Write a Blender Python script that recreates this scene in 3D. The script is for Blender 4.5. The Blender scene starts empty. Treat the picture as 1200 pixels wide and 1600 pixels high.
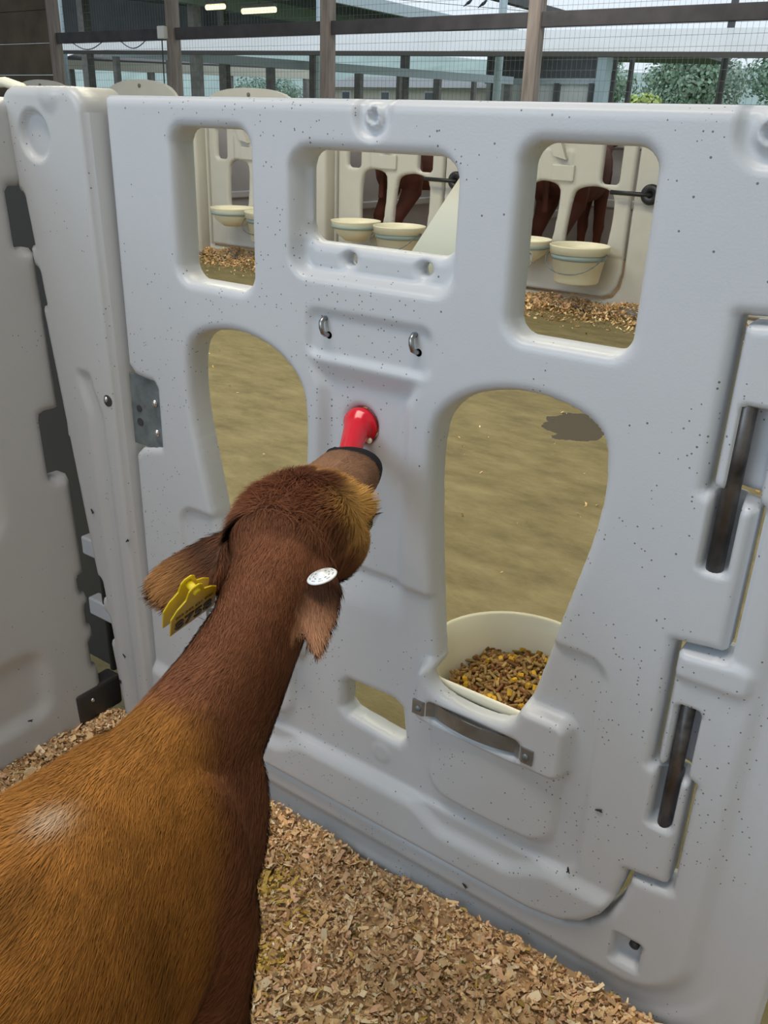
import bpy, bmesh, math, random
import numpy as np
from mathutils import Vector, Matrix

random.seed(7)
rng = np.random.default_rng(7)
C = bpy.context.scene.collection
sc = bpy.context.scene

# ------------------------------------------------------------------ camera
camd = bpy.data.cameras.new('camera')
camd.sensor_fit = 'VERTICAL'
camd.sensor_height = 36.0
camd.lens = 36.0 * 1352 / 1600
camd.clip_start = 0.01
camd.clip_end = 500
cam = bpy.data.objects.new('camera', camd)
C.objects.link(cam)
AX = np.array([0.81406531, 0.2602457, -0.51920117])      # world X seen in camera space (right, down, forward)
AY = np.array([0.57987922, -0.31463528, 0.751495])
AZ = np.array([0.03221434, -0.91283997, -0.40704474])
Rm = np.stack([AX, AY, AZ])
right, down, fwd = Rm[:, 0], Rm[:, 1], Rm[:, 2]
mw = Matrix.Identity(4)
for i in range(3):
    mw[i][0] = right[i]
    mw[i][1] = -down[i]
    mw[i][2] = -fwd[i]
mw[2][3] = 1.09
cam.matrix_world = mw
sc.camera = cam

# ------------------------------------------------------------------ world, light, exposure
sc.view_settings.view_transform = 'Standard'
sc.view_settings.look = 'None'
sc.view_settings.gamma = 1.0
sc.view_settings.use_curve_mapping = False
sc.view_settings.exposure = 0.0
world = bpy.data.worlds.new('overcast_sky')
sc.world = world
world.use_nodes = True
wn = world.node_tree
wn.nodes.clear()
wo = wn.nodes.new('ShaderNodeOutputWorld')
wb = wn.nodes.new('ShaderNodeBackground')
wb.inputs[0].default_value = (0.82, 0.92, 1.0, 1)
wb.inputs[1].default_value = 1.0
wn.links.new(wb.outputs[0], wo.inputs[0])


def area_light(name, loc, target, sx, sy, power, col):
    l = bpy.data.lights.new(name, 'AREA')
    l.shape = 'RECTANGLE'
    l.size = sx
    l.size_y = sy
    l.energy = power
    l.color = col
    o = bpy.data.objects.new(name, l)
    C.objects.link(o)
    o.location = loc
    o.rotation_euler = (Vector(target) - Vector(loc)).to_track_quat('-Z', 'Y').to_euler()
    return o


# daylight through the open barn side behind the camera, lamps over the alley
area_light('daylight_opening', (-2.4, -3.6, 2.9), (-0.6, 0.9, 0.8), 3.2, 1.8, 78, (0.62, 0.82, 1.0))
area_light('pen_fill_near', (-1.1, -0.1, 3.7), (-1.0, 0.3, 0.0), 2.4, 0.6, 68, (1.0, 0.90, 0.79))  # overhead fill added to brighten the bedding
area_light('alley_lamp_near', (-1.4, 2.6, 3.6), (-1.4, 2.6, 0.0), 2.4, 0.5, 62, (1.0, 0.93, 0.66))
area_light('alley_lamp_far', (-4.6, 3.4, 3.6), (-4.6, 3.4, 0.0), 2.4, 0.5, 82, (1.0, 0.93, 0.70))
area_light('pen_lamp_far', (-3.8, 7.2, 3.3), (-3.8, 7.2, 0.0), 2.4, 0.5, 45, (1.0, 0.95, 0.86))

# ------------------------------------------------------------------ helpers


def tag(o, label=None, cat=None, group=None, kind=None):
    if label: o['label'] = label
    if cat: o['category'] = cat
    if group: o['group'] = group
    if kind: o['kind'] = kind
    return o


def empty(name, loc, label=None, cat=None, group=None, kind=None):
    o = bpy.data.objects.new(name, None)
    o.empty_display_size = 0.05
    C.objects.link(o)
    o.location = loc
    return tag(o, label, cat, group, kind)


def link_mesh(name, me, mat, parent=None, smooth=False):
    o = bpy.data.objects.new(name, me)
    C.objects.link(o)
    if mat:
        me.materials.append(mat)
    if smooth:
        me.polygons.foreach_set('use_smooth', np.ones(len(me.polygons), bool))
    if parent:
        o.parent = parent
        o.matrix_parent_inverse = parent_world(parent).inverted()
    return o


def parent_world(p):
    m = p.matrix_basis.copy()
    if p.parent:
        m = parent_world(p.parent) @ p.matrix_parent_inverse @ m
    return m


def new_mesh(name, verts, faces):
    me = bpy.data.meshes.new(name)
    me.from_pydata([tuple(v) for v in verts], [], [tuple(f) for f in faces])
    me.update()
    return me


class MB:
    """collects simple shapes into one mesh (world coordinates)"""
    def __init__(s):
        s.bm = bmesh.new()

    def box(s, lo, hi, bevel=0.0, mat=None, seg=2):
        b = bmesh.new()
        bmesh.ops.create_cube(b, size=1)
        lo = Vector(lo); hi = Vector(hi)
        for v in b.verts:
            v.co = Vector([lo[i] + (v.co[i] + .5) * (hi[i] - lo[i]) for i in range(3)])
        if bevel > 0:
            bmesh.ops.bevel(b, geom=b.edges[:], offset=bevel, segments=seg, affect='EDGES', profile=.5)
        if mat is not None:
            bmesh.ops.transform(b, matrix=mat, verts=b.verts[:])
        s.merge(b)
        return s

    def merge(s, b):
        me = bpy.data.meshes.new('tmp')
        b.to_mesh(me)
        b.free()
        s.bm.from_mesh(me)
        bpy.data.meshes.remove(me)

    def raw(s, verts, faces):
        vs = [s.bm.verts.new(v) for v in verts]
        for f in faces:
            try:
                s.bm.faces.new([vs[i] for i in f])
            except ValueError:
                pass
        return s

    def tube(s, pts, r, n=10, cap=True):
        pts = [Vector(p) for p in pts]
        rr = r if isinstance(r, (list, tuple)) else [r] * len(pts)
        rings = []
        ref = None
        for i, p in enumerate(pts):
            t = (pts[min(i + 1, len(pts) - 1)] - pts[max(i - 1, 0)]).normalized()
            if ref is None:
                ref = t.orthogonal().normalized()
            ref = (ref - t * ref.dot(t)).normalized()
            bi = t.cross(ref)
            rings.append([s.bm.verts.new(p + (ref * math.cos(a) + bi * math.sin(a)) * rr[i]) for a in [2 * math.pi * k / n for k in range(n)]])
        for a, b in zip(rings[:-1], rings[1:]):
            for k in range(n):
                s.bm.faces.new([a[k], a[(k + 1) % n], b[(k + 1) % n], b[k]])
        if cap:
            s.bm.faces.new(rings[0][::-1])
            s.bm.faces.new(rings[-1])
        return s

    def rings(s, rings, cap0=True, cap1=True):
        rv = [[s.bm.verts.new(p) for p in r] for r in rings]
        n = len(rv[0])
        for a, b in zip(rv[:-1], rv[1:]):
            for k in range(n):
                s.bm.faces.new([a[k], a[(k + 1) % n], b[(k + 1) % n], b[k]])
        if cap0: s.bm.faces.new(rv[0][::-1])
        if cap1: s.bm.faces.new(rv[-1])
        return s

    def lathe(s, prof, center, axis=(0, 0, 1), n=24, cap0=True, cap1=True):
        ax = Vector(axis).normalized()
        q = ax.to_track_quat('Z', 'Y')
        c = Vector(center)
        return s.rings([[c + q @ Vector((r * math.cos(2 * math.pi * k / n), r * math.sin(2 * math.pi * k / n), z)) for k in range(n)] for r, z in prof], cap0, cap1)

    def prism(s, poly, origin, ux, uy, depth):
        """extrude a 2D polygon lying in the plane (origin, ux, uy) along ux x uy"""
        o = Vector(origin); ux = Vector(ux); uy = Vector(uy)
        nz = ux.cross(uy).normalized() * depth
        a = [s.bm.verts.new(o + ux * p[0] + uy * p[1]) for p in poly]
        b = [s.bm.verts.new(o + ux * p[0] + uy * p[1] + nz) for p in poly]
        n = len(poly)
        s.bm.faces.new(a[::-1])
        s.bm.faces.new(b)
        for k in range(n):
            s.bm.faces.new([a[k], a[(k + 1) % n], b[(k + 1) % n], b[k]])
        return s

    def sphere(s, c, r, u=12, v=8, scale=(1, 1, 1)):
        b = bmesh.new()
        bmesh.ops.create_uvsphere(b, u_segments=u, v_segments=v, radius=r)
        for w in b.verts:
            w.co = Vector((w.co.x * scale[0], w.co.y * scale[1], w.co.z * scale[2])) + Vector(c)
        s.merge(b)
        return s

    def build(s, name, mat, parent=None, smooth=False):
        bmesh.ops.recalc_face_normals(s.bm, faces=s.bm.faces[:])
        me = bpy.data.meshes.new(name)
        s.bm.to_mesh(me)
        s.bm.free()
        return link_mesh(name, me, mat, parent, smooth)


def children(o):
    return [c for c in C.objects if c.parent is o]


def copy_tree(o, offset, label=None, kids=None):
    """copy of a thing with its parts and sub-parts, moved by offset"""
    r = o.copy()
    C.objects.link(r)
    r.location = Vector(o.location) + Vector(offset)
    if label:
        r['label'] = label

    def rec(src, dst):
        for ch in kids_of.get(src.name, []):
            c = ch.copy()
            C.objects.link(c)
            c.parent = dst
            c.matrix_parent_inverse = ch.matrix_parent_inverse
            rec(ch, c)
    kids_of = {}
    for ob in list(C.objects):
        if ob.parent:
            kids_of.setdefault(ob.parent.name, []).append(ob)
    rec(o, r)
    return r


# ------------------------------------------------------------------ materials

def material(name, col, rough=.5, metal=0.0, var=0.0, scale=8.0, bump=0.0, bscale=60.0, dark=None, spec=None, stretch=None):
    m = bpy.data.materials.new(name)
    m.use_nodes = True
    nt = m.node_tree
    b = nt.nodes['Principled BSDF']
    b.inputs['Base Color'].default_value = (*col, 1)
    b.inputs['Roughness'].default_value = rough
    b.inputs['Metallic'].default_value = metal
    if spec is not None:
        b.inputs['Specular IOR Level'].default_value = spec
    tc = nt.nodes.new('ShaderNodeTexCoord')
    vec = tc.outputs['Object']
    if stretch:
        mp = nt.nodes.new('ShaderNodeMapping')
        mp.inputs['Scale'].default_value = stretch
        nt.links.new(vec, mp.inputs[0])
        vec = mp.outputs[0]
    if var > 0 or dark:
        n = nt.nodes.new('ShaderNodeTexNoise')
        n.inputs['Scale'].default_value = scale
        n.inputs['Detail'].default_value = 6
        nt.links.new(vec, n.inputs['Vector'])
        r = nt.nodes.new('ShaderNodeValToRGB')
        d = dark if dark else tuple(c * (1 - var) for c in col)
        l = tuple(min(1, c * (1 + var * .6)) for c in col)
        r.color_ramp.elements[0].position = .3
        r.color_ramp.elements[0].color = (*d, 1)
        r.color_ramp.elements[1].position = .7
        r.color_ramp.elements[1].color = (*l, 1)
        nt.links.new(n.outputs['Fac'], r.inputs[0])
        nt.links.new(r.outputs[0], b.inputs['Base Color'])
    if bump > 0:
        n2 = nt.nodes.new('ShaderNodeTexNoise')
        n2.inputs['Scale'].default_value = bscale
        n2.inputs['Detail'].default_value = 4
        nt.links.new(vec, n2.inputs['Vector'])
        bp = nt.nodes.new('ShaderNodeBump')
        bp.inputs['Strength'].default_value = bump
        bp.inputs['Distance'].default_value = .01
        nt.links.new(n2.outputs['Fac'], bp.inputs['Height'])
        nt.links.new(bp.outputs[0], b.inputs['Normal'])
    return m


def speckled_plastic(name, col, amount=1.0, rough=.38):
    """moulded white plastic with fly specks and faint scuffs"""
    m = material(name, col, rough, bump=.04, bscale=350)
    nt = m.node_tree
    b = nt.nodes['Principled BSDF']
    tc = nt.nodes.new('ShaderNodeTexCoord')
    last = None
    # fine mottling
    n = nt.nodes.new('ShaderNodeTexNoise'); n.inputs['Scale'].default_value = 5; n.inputs['Detail'].default_value = 5
    nt.links.new(tc.outputs['Object'], n.inputs['Vector'])
    mx = nt.nodes.new('ShaderNodeMix'); mx.data_type = 'RGBA'
    mx.inputs[6].default_value = (*[c * .93 for c in col], 1)
    mx.inputs[7].default_value = (*[min(1, c * 1.03) for c in col], 1)
    nt.links.new(n.outputs['Fac'], mx.inputs[0])
    last = mx.outputs[2]
    for scale, thr, rad, nz, lo in ((110, .89, .14, 3.3, .50), (230, .85, .24, 6.0, .52), (38, .95, .050, 2.0, .45)):
        vo = nt.nodes.new('ShaderNodeTexVoronoi')
        vo.inputs['Scale'].default_value = scale
        nt.links.new(tc.outputs['Object'], vo.inputs['Vector'])
        sep = nt.nodes.new('ShaderNodeSeparateColor')
        nt.links.new(vo.outputs['Color'], sep.inputs[0])
        g = nt.nodes.new('ShaderNodeMath'); g.operation = 'GREATER_THAN'
        nt.links.new(sep.outputs[0], g.inputs[0])
        g.inputs[1].default_value = 1 - (1 - thr) * amount
        ds = nt.nodes.new('ShaderNodeMath'); ds.operation = 'LESS_THAN'
        nt.links.new(vo.outputs['Distance'], ds.inputs[0]); ds.inputs[1].default_value = rad
        nn = nt.nodes.new('ShaderNodeTexNoise'); nn.inputs['Scale'].default_value = nz; nn.inputs['Detail'].default_value = 3
        nt.links.new(tc.outputs['Object'], nn.inputs['Vector'])
        ng = nt.nodes.new('ShaderNodeMath'); ng.operation = 'GREATER_THAN'
        nt.links.new(nn.outputs['Fac'], ng.inputs[0]); ng.inputs[1].default_value = lo
        m1 = nt.nodes.new('ShaderNodeMath'); m1.operation = 'MULTIPLY'
        m2 = nt.nodes.new('ShaderNodeMath'); m2.operation = 'MULTIPLY'
        nt.links.new(g.outputs[0], m1.inputs[0]); nt.links.new(ds.outputs[0], m1.inputs[1])
        nt.links.new(m1.outputs[0], m2.inputs[0]); nt.links.new(ng.outputs[0], m2.inputs[1])
        m3 = nt.nodes.new('ShaderNodeMath'); m3.operation = 'MULTIPLY'
        nt.links.new(m2.outputs[0], m3.inputs[0]); m3.inputs[1].default_value = .8
        mm = nt.nodes.new('ShaderNodeMix'); mm.data_type = 'RGBA'
        nt.links.new(m3.outputs[0], mm.inputs[0])
        nt.links.new(last, mm.inputs[6])
        mm.inputs[7].default_value = (.055, .045, .04, 1)
        last = mm.outputs[2]
    nt.links.new(last, b.inputs['Base Color'])
    return m


def attr_material(name, attr, rough=.7, normal_attr=None, sheen=0.0, spec=.3):
    m = bpy.data.materials.new(name)
    m.use_nodes = True
    nt = m.node_tree
    b = nt.nodes['Principled BSDF']
    b.inputs['Roughness'].default_value = rough
    b.inputs['Specular IOR Level'].default_value = spec
    a = nt.nodes.new('ShaderNodeAttribute')
    a.attribute_name = attr
    nt.links.new(a.outputs['Color'], b.inputs['Base Color'])
    if normal_attr:
        a2 = nt.nodes.new('ShaderNodeAttribute')
        a2.attribute_name = normal_attr
        nt.links.new(a2.outputs['Vector'], b.inputs['Normal'])
    return m


M = {}
M['plastic'] = speckled_plastic('white_moulded_plastic', (.525, .550, .590), 1.0)
M['plastic_clean'] = speckled_plastic('white_moulded_plastic_side', (.505, .52, .54), .25)
M['plastic_far'] = material('cream_grey_plastic', (.57, .56, .53), .45, var=.04)
M['plastic_grey'] = material('grey_plastic', (.42, .41, .43), .5, var=.06)
M['cream'] = material('cream_bucket_plastic', (.88, .84, .67), .35, var=.02)
M['band'] = material('grey_green_band', (.33, .42, .42), .5)
M['zinc'] = material('zinc_plated_steel', (.20, .235, .25), .42, metal=.45, var=.35, scale=40)
M['steel'] = material('polished_steel', (.62, .62, .63), .2, metal=1)
M['hook_steel'] = material('dull_steel', (.34, .34, .35), .32, metal=1)
M['galv'] = material('galvanised_strap', (.24, .25, .25), .36, metal=.6, var=.3, scale=30)
M['rod'] = material('dark_stained_rod', (.16, .145, .14), .38, metal=.6, dark=(.03, .027, .025), scale=26)
M['black'] = material('black_plastic', (.016, .018, .022), .4)
M['red'] = material('red_rubber', (.68, .012, .028), .22, spec=.5)
M['concrete'] = None
M['dark_gap'] = material('dark_metal', (.06, .06, .062), .5, metal=.4)
M['fly'] = material('fly_black', (.012, .012, .014), .4)
M['wood_post'] = material('weathered_timber', (.33, .28, .255), .8, var=.35, scale=4, bump=.3, stretch=(6, 6, .6))
M['wood_rail'] = material('dark_timber_rail', (.085, .08, .09), .8, var=.3, scale=5)
M['brown_board'] = material('brown_board', (.13, .095, .065), .8, var=.3, scale=3, bump=.2)
M['wire'] = material('netting_wire', (.16, .17, .17), .5, metal=.3)
M['white_sheet'] = material('white_fascia', (.90, .91, .90), .5, var=.06, scale=1.5)
M['grey_edge'] = material('grey_edge', (.16, .155, .15), .7)
M['pipe'] = material('pale_pipe', (.55, .66, .72), .4)
M['dark_post'] = material('dark_grey_post', (.12, .12, .13), .7, var=.2)
M['yellow'] = material('yellow_tag_plastic', (.72, .55, .012), .4)
M['ink'] = material('black_ink', (.01, .01, .012), .5)
M['grey_ink'] = material('grey_ink', (.20, .17, .03), .6)
M['grey_ink2'] = material('grey_print', (.33, .36, .40), .6)
M['white_tag'] = material('white_tag_plastic', (.86, .89, .93), .3)
M['eye'] = material('dark_eye', (.012, .008, .006), .06)
M['lip'] = material('dark_muzzle_skin', (.018, .016, .018), .35, bump=.3, bscale=200)
M['hoof'] = material('hoof_horn', (.10, .075, .06), .5, var=.2)
M['roof_dark'] = material('dark_roof_underside', (.13, .14, .15), .8, var=.25, scale=1)
M['roof_steel'] = material('pale_roof_underside', (.34, .35, .36), .8, var=.1)
M['green_beam'] = material('grey_green_beam', (.36, .43, .38), .7, var=.1)
M['pale_wall'] = material('cream_siding', (.80, .77, .66), .7, var=.04)
M['window_dark'] = material('window_dark', (.10, .13, .15), .2)
M['rail_pale'] = material('pale_blue_rail', (.60, .68, .74), .5)
M['grey_post'] = material('grey_timber', (.30, .285, .275), .8, var=.25)
M['curtain'] = material('grey_curtain', (.15, .16, .17), .8, var=.15, scale=2)
M['bark'] = material('bark', (.10, .08, .06), .9)
M['ground_far'] = material('grass_ground', (.16, .22, .10), .9, var=.3, scale=.3)
M['bird'] = material('dark_feather', (.05, .055, .065), .7)


def emit_mat(name, col, s):
    m = bpy.data.materials.new(name)
    m.use_nodes = True
    nt = m.node_tree
    nt.nodes.clear()
    o = nt.nodes.new('ShaderNodeOutputMaterial')
    e = nt.nodes.new('ShaderNodeEmission')
    e.inputs[0].default_value = (*col, 1)
    e.inputs[1].default_value = s
    nt.links.new(e.outputs[0], o.inputs[0])
    return m


M['tube'] = emit_mat('lit_tube', (1, .95, .55), 1.7)

# ------------------------------------------------------------------ moulded panels: outline and relief from distance functions


def sd_box(u, v, cx, cy, hx, hy, r=0.0):
    dx = np.abs(u - cx) - (hx - r)
    dy = np.abs(v - cy) - (hy - r)
    return np.hypot(np.maximum(dx, 0), np.maximum(dy, 0)) + np.minimum(np.maximum(dx, dy), 0) - r


def sd_poly(u, v, poly, r=0.0):
    """signed distance to a polygon, negative inside"""
    p = np.asarray(poly, float)
    d = np.full(u.shape, 1e9)
    s = np.zeros(u.shape, bool)
    n = len(p)
    for i in range(n):
        a = p[i]; b = p[(i + 1) % n]
        e = b - a
        wu = u - a[0]; wv = v - a[1]
        t = np.clip((wu * e[0] + wv * e[1]) / (e @ e + 1e-18), 0, 1)
        d = np.minimum(d, (wu - e[0] * t) ** 2 + (wv - e[1] * t) ** 2)
        c = ((a[1] <= v) & (b[1] > v)) | ((b[1] <= v) & (a[1] > v))
        with np.errstate(divide='ignore', invalid='ignore'):
            x = a[0] + (v - a[1]) / (e[1] if abs(e[1]) > 1e-12 else 1e-12) * e[0]
        s ^= c & (u < x)
    d = np.sqrt(d)
    return np.where(s, -d, d) - r


def sstep(x, a, b):
    t = np.clip((x - a) / (b - a), 0, 1)
    return t * t * (3 - 2 * t)


def chaikin(poly, it=2, closed=True):
    p = np.asarray(poly, float)
    for _ in range(it):
        q = np.roll(p, -1, 0)
        p = np.stack([p * .75 + q * .25, p * .25 + q * .75], 1).reshape(-1, 2)
    return p


def moulded(name, solid, relief, bounds, step, thick, place, mat, parent=None, fillet=.014, back=True):
    """solid(u,v) > 0 inside the plastic; relief(u,v) = depth of the face; place(u,v,w) -> world"""
    u0, u1, v0, v1 = bounds
    us = np.arange(u0, u1 + step * .5, step)
    vs = np.arange(v0, v1 + step * .5, step)
    U, V = np.meshgrid(us, vs, indexing='ij')
    S = solid(U, V)
    S = np.where(np.abs(S) < step * .02, step * .02, S)
    nu, nv = U.shape
    ins = S > 0
    pu = list(U[ins]); pv = list(V[ins])
    idx = -np.ones((nu, nv), int)
    idx[ins] = np.arange(ins.sum())
    edge = {}

    def cut(a, b):
        k = (a, b) if a < b else (b, a)
        if k in edge:
            return edge[k]
        sa, sb = S[a], S[b]
        t = sa / (sa - sb)
        pu.append(U[a] + (U[b] - U[a]) * t)
        pv.append(V[a] + (V[b] - V[a]) * t)
        edge[k] = len(pu) - 1
        return edge[k]
    cnt = ins[:-1, :-1].astype(int) + ins[1:, :-1] + ins[1:, 1:] + ins[:-1, 1:]
    full = cnt == 4
    fi, fj = np.nonzero(full)
    quads = np.stack([idx[fi, fj], idx[fi + 1, fj], idx[fi + 1, fj + 1], idx[fi, fj + 1]], 1).tolist()
    segs = []
    mi, mj = np.nonzero((cnt > 0) & (cnt < 4))
    for i, j in zip(mi.tolist(), mj.tolist()):
        cs = [(i, j), (i + 1, j), (i + 1, j + 1), (i, j + 1)]
        poly = []
        iscut = []
        for k in range(4):
            a, b = cs[k], cs[(k + 1) % 4]
            if ins[a]:
                poly.append(int(idx[a])); iscut.append(False)
            if ins[a] != ins[b]:
                poly.append(cut(a, b)); iscut.append(True)
        if len(poly) >= 3:
            quads.append(poly)
        n = len(poly)
        for k in range(n):
            if iscut[k] and iscut[(k + 1) % n]:
                # boundary runs where the walk skips outside corners
                segs.append((poly[k], poly[(k + 1) % n]))
    pu = np.array(pu); pv = np.array(pv)
    d = np.maximum(solid(pu, pv), 0)
    nb = len(ins[ins])
    d[nb:] = 0
    f = np.where(d < fillet, fillet - np.sqrt(np.maximum(fillet ** 2 - (fillet - np.minimum(d, fillet)) ** 2, 0)), 0)
    h = relief(pu, pv) + f
    F = place(pu, pv, h)
    faces = [q[::-1] for q in quads]
    n = len(pu)
    verts = F
    th = thick(pu, pv) if callable(thick) else thick
    B = place(pu, pv, np.maximum(th - f * .6, h + .003))
    verts = np.concatenate([F, B])
    if back:
        faces += [[x + n for x in q] for q in quads]
    # side walls; drop duplicate (interior) segments
    seen = {}
    for a, b in segs:
        k = (min(a, b), max(a, b))
        seen[k] = seen.get(k, 0) + 1
    for a, b in segs:
        if seen[(min(a, b), max(a, b))] == 1:
            faces.append([a, b, b + n, a + n])
    me = new_mesh(name, verts.tolist(), faces)
    bm = bmesh.new(); bm.from_mesh(me)
    bmesh.ops.recalc_face_normals(bm, faces=bm.faces[:])
    bm.to_mesh(me); bm.free()
    return link_mesh(name, me, mat, parent, True)

# ------------------------------------------------------------------ setting: floor, roof, ground
YG = 0.88                                                # front face of the gate


def concrete_material():
    m = material('worn_concrete', (.22, .19, .10), .85, bump=.25, bscale=120)
    nt = m.node_tree
    b = nt.nodes['Principled BSDF']
    tc = nt.nodes.new('ShaderNodeTexCoord')
    n = nt.nodes.new('ShaderNodeTexNoise'); n.inputs['Scale'].default_value = 3; n.inputs['Detail'].default_value = 9; n.inputs['Roughness'].default_value = .7
    mp = nt.nodes.new('ShaderNodeMapping'); mp.inputs['Scale'].default_value = (1.6, 3.2, 1); mp.inputs['Rotation'].default_value = (0, 0, .3)
    nt.links.new(tc.outputs['Object'], mp.inputs[0]); nt.links.new(mp.outputs[0], n.inputs['Vector'])
    r = nt.nodes.new('ShaderNodeValToRGB')
    r.color_ramp.elements[0].position = .3; r.color_ramp.elements[0].color = (.148, .122, .056, 1)
    r.color_ramp.elements[1].position = .72; r.color_ramp.elements[1].color = (.325, .276, .145, 1)
    nt.links.new(n.outputs['Fac'], r.inputs[0])
    # the dark patch further down the alley
    mp2 = nt.nodes.new('ShaderNodeMapping'); mp2.inputs['Location'].default_value = (1.27, -3.22, 0)
    nt.links.new(tc.outputs['Object'], mp2.inputs[0])
    n2 = nt.nodes.new('ShaderNodeTexNoise'); n2.inputs['Scale'].default_value = 9; n2.inputs['Detail'].default_value = 5
    nt.links.new(tc.outputs['Object'], n2.inputs['Vector'])
    ln = nt.nodes.new('ShaderNodeVectorMath'); ln.operation = 'LENGTH'
    sc2 = nt.nodes.new('ShaderNodeVectorMath'); sc2.operation = 'MULTIPLY'; sc2.inputs[1].default_value = (6.5, 5.0, 0)
    nt.links.new(mp2.outputs[0], sc2.inputs[0]); nt.links.new(sc2.outputs[0], ln.inputs[0])
    ad = nt.nodes.new('ShaderNodeMath'); ad.operation = 'ADD'
    nt.links.new(ln.outputs['Value'], ad.inputs[0]); nt.links.new(n2.outputs['Fac'], ad.inputs[1])
    lt = nt.nodes.new('ShaderNodeMath'); lt.operation = 'LESS_THAN'; lt.inputs[1].default_value = 1.45
    nt.links.new(ad.outputs[0], lt.inputs[0])
    mx = nt.nodes.new('ShaderNodeMix'); mx.data_type = 'RGBA'
    nt.links.new(lt.outputs[0], mx.inputs[0]); nt.links.new(r.outputs[0], mx.inputs[6])
    mx.inputs[7].default_value = (.085, .072, .055, 1)
    nt.links.new(mx.outputs[2], b.inputs['Base Color'])
    return m


M['concrete'] = concrete_material()
fl = MB().box((-19, .935, -.25), (7, 8.55, 0.0)).build('floor', M['concrete'])
tag(fl, kind='structure')
fl = MB().box((-19, -5.2, -.25), (7, .934, -.06)).build('floor', M['concrete'])
tag(fl, kind='structure')
wr = MB().box((2.6, -5.2, -.06), (2.75, 8.4, 4.3)).build('added_wall_right', M['pale_wall'])  # unseen wall added to block light from the open right, pale for bounce
tag(wr, kind='structure')
wr = MB().box((-5.6, -5.2, -.06), (-5.45, .6, 4.3)).build('wall_left', M['brown_board'])
tag(wr, kind='structure')
gd = MB().box((-70, 8.55, -.5), (40, 90, -.08)).build('ground', M['ground_far'])
tag(gd, kind='structure')
rf = MB().box((-19, -3.4, 4.3), (7, 8.9, 4.4)).build('ceiling', M['roof_steel'])
tag(rf, kind='structure')

# ------------------------------------------------------------------ the pen gate
GC = -0.645                                              # centre line of the gate


def mir(p):
    return [(2 * GC - x, y) for x, y in p][::-1]


gate_poly = [(-1.121, .072), (-.33, .072), (-.28, .082), (-.25, .100), (-.227, .128), (-.213, .162), (-.207, .195), (-.206, .214),
             (-.154, .222), (-.154, .384), (-.203, .392), (-.203, .566), (-.148, .572), (-.148, .745), (-.203, .752),
             (-.203, .934), (-.150, .938), (-.150, 1.118), (-1.121, 1.118), (-1.121, .726), (-1.104, .710), (-1.062, .706),
             (-1.056, .698), (-1.056, .602), (-1.104, .590), (-1.121, .574)]
hole_r = [(-.541, .73), (-.532, .765), (-.500, .795), (-.455, .812), (-.410, .817), (-.362, .810), (-.330, .796), (-.315, .774), (-.310, .722),
          (-.315, .664), (-.330, .595), (-.345, .525), (-.360, .455), (-.373, .400), (-.384, .376), (-.42, .367), (-.46, .367), (-.498, .374), (-.514, .390),
          (-.522, .45), (-.533, .56), (-.541, .66)]
hole_r = chaikin(hole_r, 2).tolist()
hole_l = mir(hole_r)
small_hole = [(-.678, .298), (-.668, .308), (-.586, .310), (-.571, .302), (-.563, .248), (-.572, .236), (-.590, .236), (-.668, .244), (-.680, .254)]


def gate_outline(u, v):
    return sd_poly(u, v, gate_poly)


def gate_holes(u, v):
    d = np.minimum(sd_poly(u, v, hole_r), sd_poly(u, v, hole_l))
    d = np.minimum(d, sd_box(u, v, -.913, .978, .072, .102, .024))
    d = np.minimum(d, sd_box(u, v, -.377, .978, .072, .102, .024))
    d = np.minimum(d, sd_box(u, v, -.648, 1.006, .112, .055, .022))
    d = np.minimum(d, sd_poly(u, v, small_hole))
    for c in ((-.690, .934), (-.576, .934)):
        d = np.minimum(d, np.hypot(u - c[0], v - c[1]) - .0075)
    d = np.minimum(d, np.hypot(u + .659, v - .7225) - .0225)
    return d


def gate_solid(u, v):
    return np.minimum(-gate_outline(u, v), gate_holes(u, v))


def ramp_in(d, w):
    """1 inside a region (d<0), falling to 0 over the distance w outside"""
    return 1 - sstep(d, -w * .5, w * .5)


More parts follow.
